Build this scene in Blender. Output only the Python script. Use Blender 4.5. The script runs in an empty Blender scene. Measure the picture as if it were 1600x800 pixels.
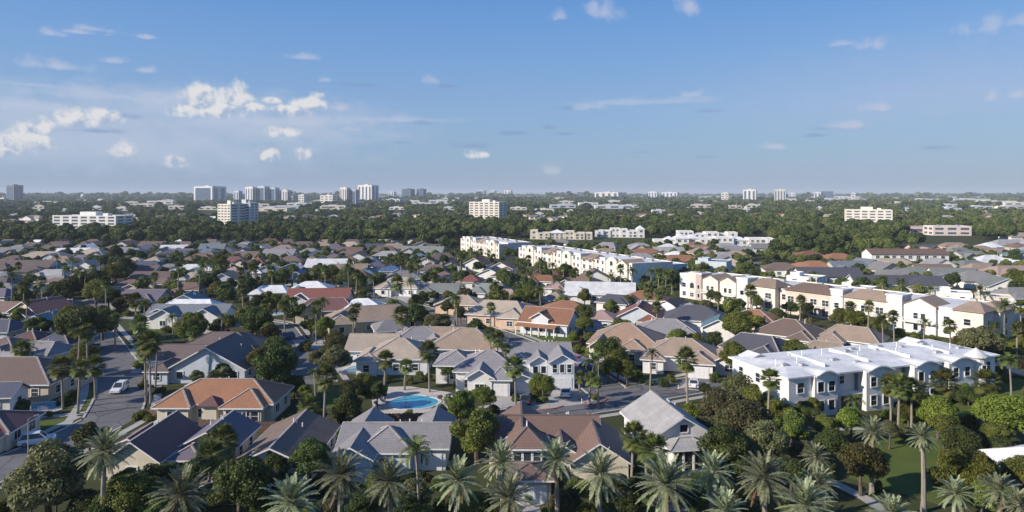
import bpy, math, random
import numpy as np
from mathutils import Vector, Matrix
R = math.radians
random.seed(7)
SC = bpy.context.scene

# ------------------------------------------------------------------ camera
CAMH = 36.0
FOC = 1069.0                      # focal length in photo pixels (1600 wide)
HOR = 305.0                       # photo row of the horizon
cam_d = bpy.data.cameras.new("camera")
cam = bpy.data.objects.new("camera", cam_d)
SC.collection.objects.link(cam)
cam.location = (0, 0, CAMH)
cam.rotation_euler = (R(90), 0, 0)
cam_d.sensor_width = 36.0
cam_d.lens = FOC / 1600 * 36.0
cam_d.shift_y = -(400 - HOR) / 1600
cam_d.clip_start = 0.5
cam_d.clip_end = 120000
SC.camera = cam

# ------------------------------------------------------------------ sun, exposure
SUN_EL, SUN_AZ = R(25.5), R(25)     # elevation; light travels towards +X and a little +Y
sd = bpy.data.lights.new("sun", 'SUN')
sd.energy = 4.9
sd.angle = R(0.53)
sd.color = (1.0, 0.90, 0.77)
sun = bpy.data.objects.new("sun", sd)
SC.collection.objects.link(sun)
to_sun = Vector((-math.cos(SUN_AZ) * math.cos(SUN_EL), -math.sin(SUN_AZ) * math.cos(SUN_EL), math.sin(SUN_EL)))
sun.rotation_euler = to_sun.to_track_quat('Z', 'Y').to_euler()
sun.location = (-60, -20, 200)
vs = SC.view_settings
vs.view_transform = 'Standard'
vs.look = 'None'
vs.exposure = 0.40
vs.gamma = 1.0
vs.use_curve_mapping = False
SC.cycles.use_denoising = True
SC.cycles.max_bounces = 6
SC.cycles.diffuse_bounces = 2
SC.cycles.glossy_bounces = 2
SC.cycles.transmission_bounces = 2
SC.cycles.transparent_max_bounces = 4
SC.cycles.volume_bounces = 0
SC.cycles.sample_clamp_indirect = 6

# ------------------------------------------------------------------ node helpers
class NT:
    def __init__(s, tree):
        s.t = tree
    def n(s, kind, **kw):
        nd = s.t.nodes.new(kind)
        for k, v in kw.items():
            setattr(nd, k, v)
        return nd
    def l(s, a, b):
        s.t.links.new(a, b)
    def put(s, sock, v):
        if hasattr(v, 'is_output'):
            s.l(v, sock)
        else:
            sock.default_value = v
    def m(s, op, a, b=None, c=None, clamp=False):
        nd = s.n('ShaderNodeMath', operation=op, use_clamp=clamp)
        s.put(nd.inputs[0], a)
        if b is not None: s.put(nd.inputs[1], b)
        if c is not None: s.put(nd.inputs[2], c)
        return nd.outputs[0]
    def mix(s, f, a, b, blend='MIX'):
        nd = s.n('ShaderNodeMix', data_type='RGBA', blend_type=blend)
        s.put(nd.inputs[0], f); s.put(nd.inputs[6], a); s.put(nd.inputs[7], b)
        return nd.outputs[2]
    def ramp(s, f, lo, hi, a=0.0, b=1.0):
        nd = s.n('ShaderNodeMapRange')
        nd.interpolation_type = 'SMOOTHSTEP'
        s.put(nd.inputs[0], f)
        nd.inputs[1].default_value = lo; nd.inputs[2].default_value = hi
        nd.inputs[3].default_value = a; nd.inputs[4].default_value = b
        return nd.outputs[0]
    def noise(s, vec, scale, detail=4, rough=.55, dim='3D'):
        nd = s.n('ShaderNodeTexNoise', noise_dimensions=dim)
        if vec is not None: s.l(vec, nd.inputs['Vector'])
        nd.inputs['Scale'].default_value = scale
        nd.inputs['Detail'].default_value = detail
        nd.inputs['Roughness'].default_value = rough
        return nd.outputs[0]

# ------------------------------------------------------------------ sky
world = bpy.data.worlds.new("World")
SC.world = world
world.use_nodes = True
wt = world.node_tree
wt.nodes.clear()
W_ = NT(wt)
sky = W_.n('ShaderNodeTexSky', sky_type='NISHITA')
sky.sun_disc = False
sky.sun_elevation = SUN_EL
sky.sun_rotation = R(270 - math.degrees(SUN_AZ))
sky.altitude = 30
sky.air_density = 1.3
sky.dust_density = 0.6
sky.ozone_density = 3.0
tc = W_.n('ShaderNodeTexCoord')
sep = W_.n('ShaderNodeSeparateXYZ')
W_.l(tc.outputs['Generated'], sep.inputs[0])
DX, DY, DZ = sep.outputs
az = W_.m('ARCTAN2', DX, DY)
el = W_.m('ARCSINE', DZ)
hsv = W_.n('ShaderNodeHueSaturation')
hsv.inputs['Hue'].default_value = 0.505
hsv.inputs['Saturation'].default_value = 1.22
hsv.inputs['Value'].default_value = 1.0
W_.l(sky.outputs[0], hsv.inputs['Color'])
skycol = hsv.outputs[0]
# air near the horizon is a duller, darker blue than the zenith haze model gives
sr = W_.n('ShaderNodeValToRGB')
W_.l(W_.m('DIVIDE', el, 1.6), sr.inputs[0])
_e = sr.color_ramp.elements
SKYC = [(0.0, (1.55, 2.75, 4.55)), (.03, (1.75, 3.1, 5.2)), (.075, (1.85, 3.2, 5.7)), (.125, (1.45, 2.95, 5.85)), (.175, (.95, 2.5, 5.7)), (.4, (.42, 1.45, 4.2)), (1.0, (.3, 1.0, 3.3))]
_e[0].position, _e[0].color = SKYC[0][0], (*SKYC[0][1], 1)
_e[1].position, _e[1].color = SKYC[-1][0], (*SKYC[-1][1], 1)
for p_, c_ in SKYC[1:-1]:
    q_ = _e.new(p_); q_.color = (*c_, 1)
skycol = W_.mix(.78, skycol, sr.outputs[0])
# clouds, placed by azimuth and elevation on the sky
azs = W_.m('MULTIPLY', az, 1.0); els = W_.m('MULTIPLY', el, 1.9)
cv = W_.n('ShaderNodeCombineXYZ'); W_.l(azs, cv.inputs[0]); W_.l(els, cv.inputs[1])
nA = W_.noise(cv.outputs[0], 26, 8, .62, '2D')
off = W_.n('ShaderNodeVectorMath', operation='ADD'); W_.l(cv.outputs[0], off.inputs[0]); off.inputs[1].default_value = (-.006, .012, 0)
nB = W_.noise(off.outputs[0], 26, 8, .62, '2D')
iv = W_.n('ShaderNodeCombineXYZ'); W_.l(az, iv.inputs[0]); W_.l(el, iv.inputs[1])
nC = W_.noise(iv.outputs[0], 38, 9, .55, '2D')
of2 = W_.n('ShaderNodeVectorMath', operation='ADD'); W_.l(iv.outputs[0], of2.inputs[0]); of2.inputs[1].default_value = (-.006, .006, 0)
nD = W_.noise(of2.outputs[0], 38, 9, .55, '2D')
def cpos(px, py):
    k = (px - 800) / FOC
    a = math.atan(k)
    return a, math.atan((HOR - py) / FOC * math.cos(a))
def blob(px, py, rx, ry):
    a, e = cpos(px, py)
    ux = W_.m('MULTIPLY', W_.m('SUBTRACT', az, a), FOC / rx)
    uy = W_.m('MULTIPLY', W_.m('SUBTRACT', el, e), FOC / ry)
    # flat base: stretch below the centre counts more
    uyy = W_.m('MULTIPLY', uy, W_.m('ADD', 1.0, W_.m('MULTIPLY', W_.m('LESS_THAN', uy, 0.0), .9)))
    r2 = W_.m('ADD', W_.m('MULTIPLY', ux, ux), W_.m('MULTIPLY', uyy, uyy))
    return W_.m('SUBTRACT', 1.0, W_.m('SQRT', r2)), uy
def field(blobs, k, lo, hi, nz=None):
    tot = None; hgt = None
    for b in blobs:
        f, uy = blob(*b)
        if tot is None: tot, hgt = f, uy
        else:
            g = W_.m('GREATER_THAN', f, tot)
            mx = W_.n('ShaderNodeMix', data_type='FLOAT'); W_.l(g, mx.inputs[0]); W_.l(hgt, mx.inputs[2]); W_.l(uy, mx.inputs[3])
            hgt = mx.outputs[0]
            tot = W_.m('MAXIMUM', tot, f)
    nn = W_.m('MULTIPLY', W_.m('SUBTRACT', nz or nA, .5), k)
    return W_.ramp(W_.m('ADD', tot, nn), lo, hi), hgt
CUM = [(318, 162, 40, 32), (295, 176, 34, 18), (368, 156, 32, 30), (345, 176, 44, 22), (392, 170, 22, 12), (482, 166, 34, 22), (460, 176, 40, 14), (425, 158, 16, 9),
       (440, 208, 28, 15), (420, 248, 20, 18), (476, 242, 15, 18), (275, 258, 26, 14), (192, 238, 20, 20), (125, 190, 40, 22), (165, 186, 34, 15), (38, 226, 40, 30), (66, 204, 22, 20), (8, 240, 20, 14),
       (745, 243, 26, 12)]
SMALL = [(80, 52, 22, 9), (178, 95, 26, 9), (95, 105, 60, 12), (148, 46, 34, 6), (230, 58, 20, 6), (225, 110, 20, 8), (470, 90, 28, 8), (675, 127, 22, 12), (510, 125, 14, 8), (530, 168, 24, 12),
         (875, 27, 26, 14), (943, 20, 40, 22), (1075, 12, 28, 24), (1360, 70, 44, 16), (1325, 68, 34, 8), (1545, 42, 34, 22), (1590, 36, 30, 12), (1082, 148, 24, 11), (925, 167, 36, 10), (1335, 197, 34, 10),
         (1205, 230, 30, 8), (1550, 152, 14, 14), (1590, 148, 16, 12), (1368, 170, 22, 10), (860, 268, 18, 12), (545, 203, 20, 8), (120, 50, 40, 6)]
GREY = [(660, 193, 24, 7), (800, 209, 34, 7), (735, 228, 34, 9), (1100, 246, 30, 6), (1000, 238, 24, 4), (1275, 212, 26, 5), (1465, 231, 34, 5), (810, 208, 28, 6), (625, 223, 20, 4), (560, 133, 40, 5), (700, 135, 30, 5),
        (195, 182, 30, 8), (860, 200, 24, 8), (880, 210, 22, 5), (890, 169, 44, 7), (1310, 201, 40, 6), (1105, 174, 30, 6), (150, 205, 50, 7), (660, 190, 20, 5)]
cum, ch = field(CUM, 1.35, .02, .50, nC)
sml, sh = field(SMALL, 2.2, .0, 1.15, nC)
gry, gh = field(GREY, 1.8, .0, 1.1)
lit = W_.m('MULTIPLY', W_.m('SUBTRACT', nC, nD), 4.0)
cl = W_.ramp(W_.m('ADD', W_.m('MULTIPLY', ch, .75), W_.m('ADD', lit, .40)), -.3, .9)
cumcol = W_.mix(cl, (2.9, 3.75, 5.2, 1), (6.7, 6.55, 6.45, 1))
# broad thin veil low on the left
veil, vh = field([(170, 225, 460, 105), (420, 205, 300, 70), (20, 185, 300, 60), (300, 175, 300, 50), (345, 196, 170, 44), (60, 225, 150, 52), (470, 190, 90, 30)], .9, .0, 1.0)
skycol = W_.mix(W_.m('MULTIPLY', veil, .72), skycol, (4.1, 4.7, 5.9, 1))
rveil, _ = field([(1500, 150, 520, 120)], .6, 0, 1.2)
skycol = W_.mix(W_.m('MULTIPLY', rveil, .45), skycol, (3.6, 4.2, 5.9, 1))
streak, _ = field([(190, 152, 200, 16), (330, 145, 70, 10), (90, 170, 110, 14), (640, 188, 120, 8), (60, 134, 60, 5), (1000, 160, 160, 10), (420, 190, 160, 14)], 1.2, .0, 1.0)
skycol = W_.mix(W_.m('MULTIPLY', streak, .40), skycol, (4.7, 5.1, 6.1, 1))
skycol = W_.mix(W_.m('MULTIPLY', gry, .7), skycol, (1.7, 2.6, 4.5, 1))
skycol = W_.mix(W_.m('MULTIPLY', sml, .55), skycol, (5.0, 5.1, 5.9, 1))
skycol = W_.mix(W_.m('MULTIPLY', W_.m('MULTIPLY', cum, W_.ramp(ch, -.9, .15, .10, 1.0)), .88), skycol, cumcol)
bg = W_.n('ShaderNodeBackground')
bg.inputs['Strength'].default_value = 0.092
W_.l(skycol, bg.inputs['Color'])
wo = W_.n('ShaderNodeOutputWorld')
W_.l(bg.outputs[0], wo.inputs['Surface'])
world.cycles.sampling_method = 'MANUAL'
world.cycles.sample_map_resolution = 512

# ------------------------------------------------------------------ pixel -> ground
def G(px, py, z=0.0):
    s = (py - HOR) / (CAMH - z)
    return (px - 800) / s, FOC / s
def P(x, y, z=0.0):
    return 800 + FOC * x / y, HOR + FOC * (CAMH - z) / y

# ------------------------------------------------------------------ mesh builder
class MB:
    def __init__(s):
        s.v = []; s.f = []; s.m = []; s.uv = []
    def face(s, pts, mi=0, uv=None):
        b = len(s.v); s.v += [tuple(p) for p in pts]
        s.f.append(tuple(range(b, b + len(pts)))); s.m.append(mi)
        if uv is None:
            p0 = Vector(pts[0]); e = Vector(pts[1]) - p0
            n = e.cross(Vector(pts[-1]) - p0)
            if n.length < 1e-9: n = Vector((0, 0, 1))
            n.normalize()
            u = Vector((0, 0, 1)).cross(n)
            u = Vector((1, 0, 0)) if u.length < 1e-3 else u.normalized()
            w = n.cross(u)
            uv = [(Vector(p).dot(u), Vector(p).dot(w)) for p in pts]
        s.uv += uv
    def box(s, x0, x1, y0, y1, z0, z1, mi=0, bottom=False, top=True):
        a = (x0, y0, z0); b = (x1, y0, z0); c = (x1, y1, z0); d = (x0, y1, z0)
        e = (x0, y0, z1); f = (x1, y0, z1); g = (x1, y1, z1); h = (x0, y1, z1)
        s.face([a, b, f, e], mi); s.face([b, c, g, f], mi); s.face([c, d, h, g], mi); s.face([d, a, e, h], mi)
        if top: s.face([e, f, g, h], mi)
        if bottom: s.face([d, c, b, a], mi)
    def beam(s, p, q, w, h, mi=0):
        p = Vector(p); q = Vector(q); d = (q - p).normalized()
        u = d.cross(Vector((0, 0, 1)))
        u = Vector((1, 0, 0)) if u.length < 1e-4 else u.normalized()
        n = u.cross(d)
        u = u * (w / 2); n = n * (h / 2)
        A = [p - u - n, p + u - n, p + u + n, p - u + n]; B = [x + (q - p) for x in A]
        for i in range(4):
            j = (i + 1) % 4
            s.face([A[i], A[j], B[j], B[i]], mi)
        s.face(A[::-1], mi); s.face(B, mi)
    def tube(s, pts, rad, n=6, mi=0, cap=True):
        rings = []
        for i, p in enumerate(pts):
            p = Vector(p)
            d = (Vector(pts[min(i + 1, len(pts) - 1)]) - Vector(pts[max(i - 1, 0)])).normalized()
            u = d.cross(Vector((.13, .99, .05))).normalized(); w = d.cross(u)
            rings.append([p + (u * math.cos(2 * math.pi * k / n) + w * math.sin(2 * math.pi * k / n)) * rad[i] for k in range(n)])
        for a, b in zip(rings, rings[1:]):
            for k in range(n):
                j = (k + 1) % n
                s.face([a[k], a[j], b[j], b[k]], mi)
        if cap: s.face(rings[-1], mi)
    def prism(s, poly, z0, z1, mi=0, top=True):
        n = len(poly)
        for i in range(n):
            a = poly[i]; b = poly[(i + 1) % n]
            s.face([(a[0], a[1], z0), (b[0], b[1], z0), (b[0], b[1], z1), (a[0], a[1], z1)], mi)
        if top: s.face([(p[0], p[1], z1) for p in poly], mi)
    def mesh(s, name, mats):
        me = bpy.data.meshes.new(name)
        me.from_pydata(s.v, [], s.f)
        for m in mats: me.materials.append(m)
        if len(mats) > 1: me.polygons.foreach_set('material_index', s.m)
        ul = me.uv_layers.new(name='UVMap')
        ul.data.foreach_set('uv', [c for t in s.uv for c in t])
        me.update()
        return me
    def build(s, name, mats, parent=None, loc=None):
        if not s.f: return None
        if not isinstance(mats, (list, tuple)): mats = [mats]
        return link(name, s.mesh(name, mats), parent, loc)

COL = bpy.data.collections.new("place")
SC.collection.children.link(COL)
def link(name, me, parent=None, loc=None, rz=None, sc=None):
    o = bpy.data.objects.new(name, me)
    COL.objects.link(o)
    if parent is not None: o.parent = parent
    if loc is not None: o.location = loc
    if rz is not None: o.rotation_euler = (0, 0, rz)
    if sc is not None: o.scale = sc if isinstance(sc, (tuple, list)) else (sc, sc, sc)
    return o
REG = []                 # (object, x, y, half width in metres, landmark phrase or None, auto description or None)
def tag(o, label, cat, group=None):
    if label: o['label'] = label
    o['category'] = cat
    if group: o['group'] = group
    return o
def thing(name, label, cat, loc, rz=0, group=None):
    o = link(name, None, None, loc, rz)
    o.empty_display_size = .5
    return tag(o, label, cat, group)
def struct(name, mb, mats):
    o = mb.build(name, mats)
    o['kind'] = 'structure'
    return o
def reg(o, x, y, hw, lm=None, desc=None):
    REG.append((o, x, y, hw, lm, desc))

# ------------------------------------------------------------------ materials
def newmat(name):
    m = bpy.data.materials.new(name); m.use_nodes = True
    t = m.node_tree; t.nodes.clear()
    N = NT(t)
    out = N.n('ShaderNodeOutputMaterial')
    b = N.n('ShaderNodeBsdfPrincipled')
    N.l(b.outputs[0], out.inputs['Surface'])
    return m, N, b
def c4(c, k=1.0): return (c[0] * k, c[1] * k, c[2] * k, 1)
_mc = {}
def plain(name, col, rough=.7, var=.15, scale=1.5, metal=0.0, spec=.5):
    if name in _mc: return _mc[name]
    m, N, b = newmat(name)
    t = N.n('ShaderNodeTexCoord')
    f = N.noise(t.outputs['Object'], scale, 5, .6)
    f = N.ramp(f, .3, .7)
    N.l(N.mix(f, c4(col, 1 - var), c4(col, 1 + var * .6)), b.inputs['Base Color'])
    b.inputs['Roughness'].default_value = rough
    b.inputs['Metallic'].default_value = metal
    b.inputs['Specular IOR Level'].default_value = spec
    _mc[name] = m
    return m
def wallm(col):
    key = 'wall_%02d%02d%02d' % tuple(int(c * 99) for c in col)
    if key in _mc: return _mc[key]
    m, N, b = newmat(key)
    t = N.n('ShaderNodeTexCoord')
    f = N.ramp(N.noise(t.outputs['Object'], .5, 6, .65), .3, .75)
    c = N.mix(f, c4(col, .84), c4(col, 1.04))
    mp = N.n('ShaderNodeMapping'); mp.inputs['Scale'].default_value = (3.0, 3.0, .18)
    N.l(t.outputs['Object'], mp.inputs['Vector'])
    st = N.ramp(N.noise(mp.outputs[0], 1.2, 4, .6), .55, .8)
    c = N.mix(N.m('MULTIPLY', st, .22), c, c4((col[0] * .6, col[1] * .57, col[2] * .52)))
    N.l(c, b.inputs['Base Color'])
    b.inputs['Roughness'].default_value = .85
    bp = N.n('ShaderNodeBump'); bp.inputs['Strength'].default_value = .25; bp.inputs['Distance'].default_value = .02
    N.l(N.noise(t.outputs['Object'], 18, 3, .6), bp.inputs['Height']); N.l(bp.outputs[0], b.inputs['Normal'])
    _mc[key] = m
    return m
ROOFC = dict(maroon=(.19, .085, .08), redbrown=(.195, .118, .092), brown=(.21, .145, .115), dbrown=(.16, .115, .105), tan=(.37, .275, .205), cream=(.50, .41, .32), peach=(.44, .29, .20),
             terracotta=(.34, .155, .085), orange=(.43, .20, .105), grey=(.26, .25, .245), lavgrey=(.29, .275, .285), slate=(.10, .10, .125), black=(.05, .05, .06), white=(.78, .78, .78), blue=(.05, .13, .29),
             teal=(.13, .25, .31), greygreen=(.25, .27, .25), purple=(.18, .15, .195), red=(.27, .095, .07), pink=(.42, .29, .25), bluegrey=(.20, .225, .26), pgrey=(.36, .35, .345), navy=(.085, .09, .145), mauve=(.205, .135, .118))
ROOFW = dict(maroon='maroon', redbrown='red-brown', brown='brown', dbrown='dark brown', tan='tan', cream='cream', peach='peach', terracotta='terracotta', orange='orange', grey='grey', lavgrey='lavender-grey',
             slate='slate-grey', black='black', white='white', blue='blue', teal='teal', greygreen='grey-green', purple='purple', red='red', pink='pink', bluegrey='blue-grey', pgrey='pale grey', navy='navy', mauve='mauve')
def roofm(cn):
    key = 'roof_' + cn
    if key in _mc: return _mc[key]
    col = ROOFC[cn]
    m, N, b = newmat(key)
    uv = N.n('ShaderNodeUVMap')
    oi = N.n('ShaderNodeObjectInfo')
    br = N.n('ShaderNodeTexBrick')
    N.l(uv.outputs[0], br.inputs['Vector'])
    flat = cn in ('white', 'pgrey')
    br.inputs['Scale'].default_value = 1.0
    br.inputs['Brick Width'].default_value = 1.4 if flat else .34
    br.inputs['Row Height'].default_value = 1.0 if flat else .40
    br.inputs['Mortar Size'].default_value = .02 if flat else .035
    br.inputs['Mortar Smooth'].default_value = .3
    k = .06 if flat else .09
    br.inputs['Color1'].default_value = c4(col, 1 - k)
    br.inputs['Color2'].default_value = c4(col, 1 + k)
    br.inputs['Mortar'].default_value = c4(col, .8 if flat else .6)
    t = N.n('ShaderNodeTexCoord')
    ad = N.n('ShaderNodeVectorMath', operation='ADD'); N.l(t.outputs['Object'], ad.inputs[0])
    N.l(oi.outputs['Location'], ad.inputs[1])
    big = N.ramp(N.noise(ad.outputs[0], .35, 6, .65), .3, .72)
    c = N.mix(N.m('MULTIPLY', big, .68), br.outputs['Color'], c4((col[0] * .55 + .03, col[1] * .55 + .03, col[2] * .55 + .025)))
    # streaks running down the slope
    mp = N.n('ShaderNodeMapping'); mp.inputs['Scale'].default_value = (2.2, .22, 1)
    N.l(uv.outputs[0], mp.inputs['Vector'])
    st = N.ramp(N.noise(mp.outputs[0], 1.0, 4, .6), .5, .8)
    c = N.mix(N.m('MULTIPLY', st, .42), c, c4((col[0] * .5, col[1] * .5, col[2] * .5)))
    h = N.n('ShaderNodeHueSaturation'); N.l(c, h.inputs['Color'])
    N.l(N.m('MULTIPLY_ADD', oi.outputs['Random'], .3, .85), h.inputs['Value'])
    N.l(h.outputs[0], b.inputs['Base Color'])
    b.inputs['Roughness'].default_value = .75
    bp = N.n('ShaderNodeBump'); bp.inputs['Strength'].default_value = .5; bp.inputs['Distance'].default_value = .05; bp.invert = True
    N.l(br.outputs['Fac'], bp.inputs['Height']); N.l(bp.outputs[0], b.inputs['Normal'])
    _mc[key] = m
    return m
def glassm():
    if 'glass' in _mc: return _mc['glass']
    m, N, b = newmat('window_glass')
    oi = N.n('ShaderNodeObjectInfo')
    N.l(N.mix(oi.outputs['Random'], (.012, .018, .03, 1), (.05, .06, .07, 1)), b.inputs['Base Color'])
    b.inputs['Roughness'].default_value = .08
    b.inputs['Specular IOR Level'].default_value = .6
    _mc['glass'] = m
    return m
GLASS = glassm()
TRIM = plain('white_trim', (.74, .74, .73), .6, .08)
CAPL = plain('pale_ridge', (.38, .345, .32), .8, .2)
CAPD = plain('dark_ridge', (.15, .12, .11), .8, .2)
DOORW = plain('garage_white', (.70, .70, .70), .55, .06)
DOORD = plain('door_dark', (.06, .045, .035), .5, .2)
PIPE = plain('vent_white', (.75, .75, .75), .5, .05)
METAL = plain('lamp_metal', (.45, .46, .47), .4, .1, metal=.6)
# ------------------------------------------------------------------ ground, roads, pavements
def ground_mat():
    m, N, b = newmat('ground_soil_and_grass')
    t = N.n('ShaderNodeTexCoord'); v = t.outputs['Object']
    f1 = N.ramp(N.noise(v, .035, 6, .65), .35, .65)
    f2 = N.ramp(N.noise(v, .35, 6, .7), .35, .7)
    f3 = N.ramp(N.noise(v, 3.0, 4, .7), .3, .7)
    c = N.mix(f1, (.045, .060, .022, 1), (.075, .080, .035, 1))
    c = N.mix(N.m('MULTIPLY', f2, .6), c, (.090, .075, .045, 1))
    c = N.mix(N.m('MULTIPLY', f3, .4), c, (.030, .045, .015, 1))
    N.l(c, b.inputs['Base Color']); b.inputs['Roughness'].default_value = .95
    b.inputs['Specular IOR Level'].default_value = .1
    return m
def lawn_mat():
    m, N, b = newmat('lawn_grass')
    t = N.n('ShaderNodeTexCoord'); v = t.outputs['Object']
    f1 = N.ramp(N.noise(v, .25, 6, .7), .3, .7); f2 = N.ramp(N.noise(v, 4.0, 4, .7), .3, .7)
    c = N.mix(f1, (.085, .125, .030, 1), (.125, .150, .042, 1))
    c = N.mix(N.m('MULTIPLY', f2, .5), c, (.060, .085, .020, 1))
    N.l(c, b.inputs['Base Color']); b.inputs['Roughness'].default_value = .95
    b.inputs['Specular IOR Level'].default_value = .1
    bp = N.n('ShaderNodeBump'); bp.inputs['Strength'].default_value = .6; bp.inputs['Distance'].default_value = .08
    N.l(N.noise(v, 9, 3, .7), bp.inputs['Height']); N.l(bp.outputs[0], b.inputs['Normal'])
    return m
def asphalt_mat():
    m, N, b = newmat('asphalt')
    t = N.n('ShaderNodeTexCoord'); v = t.outputs['Object']
    f1 = N.ramp(N.noise(v, .18, 6, .7), .3, .75); f2 = N.ramp(N.noise(v, 6.0, 3, .7), .3, .7)
    c = N.mix(f1, (.120, .118, .122, 1), (.185, .180, .180, 1))
    c = N.mix(N.m('MULTIPLY', f2, .3), c, (.085, .085, .09, 1))
    vo = N.n('ShaderNodeTexVoronoi'); vo.feature = 'DISTANCE_TO_EDGE'; N.l(v, vo.inputs['Vector']); vo.inputs['Scale'].default_value = .16
    c = N.mix(N.ramp(vo.outputs['Distance'], .004, .02, .75, 0), c, (.045, .045, .048, 1))
    v2 = N.n('ShaderNodeTexVoronoi'); N.l(v, v2.inputs['Vector']); v2.inputs['Scale'].default_value = .22
    c = N.mix(N.ramp(v2.outputs['Distance'], .18, .24, .45, 0), c, (.07, .068, .07, 1))
    N.l(c, b.inputs['Base Color']); b.inputs['Roughness'].default_value = .9
    return m
def concrete_mat(name='concrete', col=(.43, .41, .38)):
    m, N, b = newmat(name)
    t = N.n('ShaderNodeTexCoord'); v = t.outputs['Object']
    br = N.n('ShaderNodeTexBrick'); N.l(v, br.inputs['Vector'])
    br.offset = 0; br.inputs['Scale'].default_value = 1; br.inputs['Brick Width'].default_value = 1.6; br.inputs['Row Height'].default_value = 1.6
    br.inputs['Mortar Size'].default_value = .03
    br.inputs['Color1'].default_value = c4(col); br.inputs['Color2'].default_value = c4(col, .92); br.inputs['Mortar'].default_value = c4(col, .6)
    f1 = N.ramp(N.noise(v, .5, 6, .7), .3, .75)
    c = N.mix(N.m('MULTIPLY', f1, .35), br.outputs['Color'], c4(col, .62))
    N.l(c, b.inputs['Base Color']); b.inputs['Roughness'].default_value = .9
    return m
M_GROUND, M_LAWN, M_ASPH, M_CONC = ground_mat(), lawn_mat(), asphalt_mat(), concrete_mat()
M_KERB = concrete_mat('kerb_concrete', (.47, .45, .42))
M_REDK = plain('red_kerb', (.36, .11, .09), .8, .3)
mb = MB(); mb.face([(-60000, -400, 0), (60000, -400, 0), (60000, 60000, 0), (-60000, 60000, 0)])
struct('ground', mb, [M_GROUND])

def resample(pts, step=2.0):
    out = []
    n = len(pts)
    P_ = [Vector((p[0], p[1])) for p in pts]
    def cr(t, a, b, c, d): return .5 * ((2 * b) + (-a + c) * t + (2 * a - 5 * b + 4 * c - d) * t * t + (-a + 3 * b - 3 * c + d) * t ** 3)
    for i in range(n - 1):
        a, b, c, d = P_[max(i - 1, 0)], P_[i], P_[i + 1], P_[min(i + 2, n - 1)]
        k = max(1, int((c - b).length / step))
        for j in range(k): out.append(cr(j / k, a, b, c, d))
    out.append(P_[-1])
    return out
ROADS = []
def ribbon(mb, pts, off0, off1, z, skip=None):
    q = pts
    nrm = []
    for i in range(len(q)):
        d = (q[min(i + 1, len(q) - 1)] - q[max(i - 1, 0)]).normalized(); nrm.append(Vector((-d.y, d.x)))
    for i in range(len(q) - 1):
        a, b = q[i], q[i + 1]
        if skip:
            mid = (a + b) / 2 + nrm[i] * (off0 + off1) / 2
            if skip(mid): continue
        p = [a + nrm[i] * off0, b + nrm[i + 1] * off0, b + nrm[i + 1] * off1, a + nrm[i] * off1]
        if off1 > off0: p = p[::-1]
        if isinstance(z, tuple):
            mb.face([(*v, z[1]) for v in p])
            for u in range(4):
                mb.face([(*p[u - 1], z[0]), (*p[u], z[0]), (*p[u], z[1]), (*p[u - 1], z[1])])
        else: mb.face([(*v, z) for v in p])
RD = {
 'left_road': ([G(172, 658), G(190, 612), G(184, 575), G(163, 540), G(146, 515), G(133, 492), G(150, 474), G(185, 462)], 8.0),
 'corner_road': ([G(178, 652), G(110, 686), G(40, 716), G(-60, 758)], 8.0),
 'cul_de_sac_road': ([G(496, 600), G(472, 558), G(448, 526), G(425, 508), G(330, 500), G(210, 492)], 7.2),
 'diagonal_road': ([G(965, 622), G(905, 580), G(850, 553), G(790, 528), G(730, 507), G(690, 495), G(640, 478), G(560, 462), G(400, 455)], 8.0),
 'cross_road': ([G(775, 655), G(830, 646), G(900, 635), G(960, 626), G(1020, 613), G(1095, 600), G(1180, 580), G(1290, 565)], 9.0),
 'estate_road': ([G(-200, 432), G(150, 430), G(330, 424), G(560, 418), G(720, 402)], 7.0),
 'garage_road': ([G(1180, 408), G(1300, 436), G(1420, 458), G(1600, 500), G(1800, 570)], 12.0),
}
for k, (p, w) in RD.items(): ROADS.append((k, resample(p), w))
def on_road(x, y, m=0.0, but=None):
    v = Vector((x, y))
    for k, p, w in ROADS:
        if k == but: continue
        lim = (w / 2 + m) ** 2
        for q in p:
            if (q - v).length_squared < lim: return True
    return False
for i, (k, p, w) in enumerate(ROADS):
    mb = MB(); ribbon(mb, p, -w / 2, w / 2, .02 + i * .004); struct(k, mb, [M_ASPH])
    kb, sw = MB(), MB()
    sk = lambda v, k=k: on_road(v.x, v.y, .3, k)
    for sgn in (-1, 1):
        a, b = sgn * w / 2, sgn * (w / 2 + .35)
        ribbon(kb, p, a, b, (0, .13), sk)
        if k not in ('garage_road', 'estate_road'):
            ribbon(sw, p, sgn * (w / 2 + 1.3), sgn * (w / 2 + 2.6), .06 + i * .004, lambda v, k=k: on_road(v.x, v.y, 1.0, k))
    struct(k.replace('road', 'kerb'), kb, [M_KERB])
    if sw.f: struct(k.replace('road', 'pavement'), sw, [M_CONC])
mb = MB()
for poly in ([G(866, 607), G(899, 606), G(932, 629), G(846, 640)], [G(764, 622), G(840, 617), G(866, 634), G(846, 641), G(770, 641)], [G(808, 616), G(835, 614), G(866, 633), G(846, 640)],
             [G(1070, 599), G(1108, 598), G(1092, 611), G(1058, 608)], [G(798, 752), G(852, 746), G(862, 830), G(800, 830)], [G(1020, 730), G(1045, 728), G(1075, 800), G(1025, 800)],
             [G(205, 545), G(258, 540), G(262, 549), G(205, 556)], [G(205, 575), G(270, 574), G(270, 582), G(205, 584)], [G(212, 525), G(245, 521), G(245, 528), G(212, 533)],
             [G(610, 462), G(660, 458), G(690, 470), G(640, 476)], [G(310, 515), G(390, 520), G(395, 530), G(330, 530)], [G(455, 532), G(520, 528), G(520, 545), G(470, 548)]):
    mb.face([(x, y, .055 + .004 * len(mb.f)) for x, y in poly][::-1])
struct('driveway', mb, [M_CONC])
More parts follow.
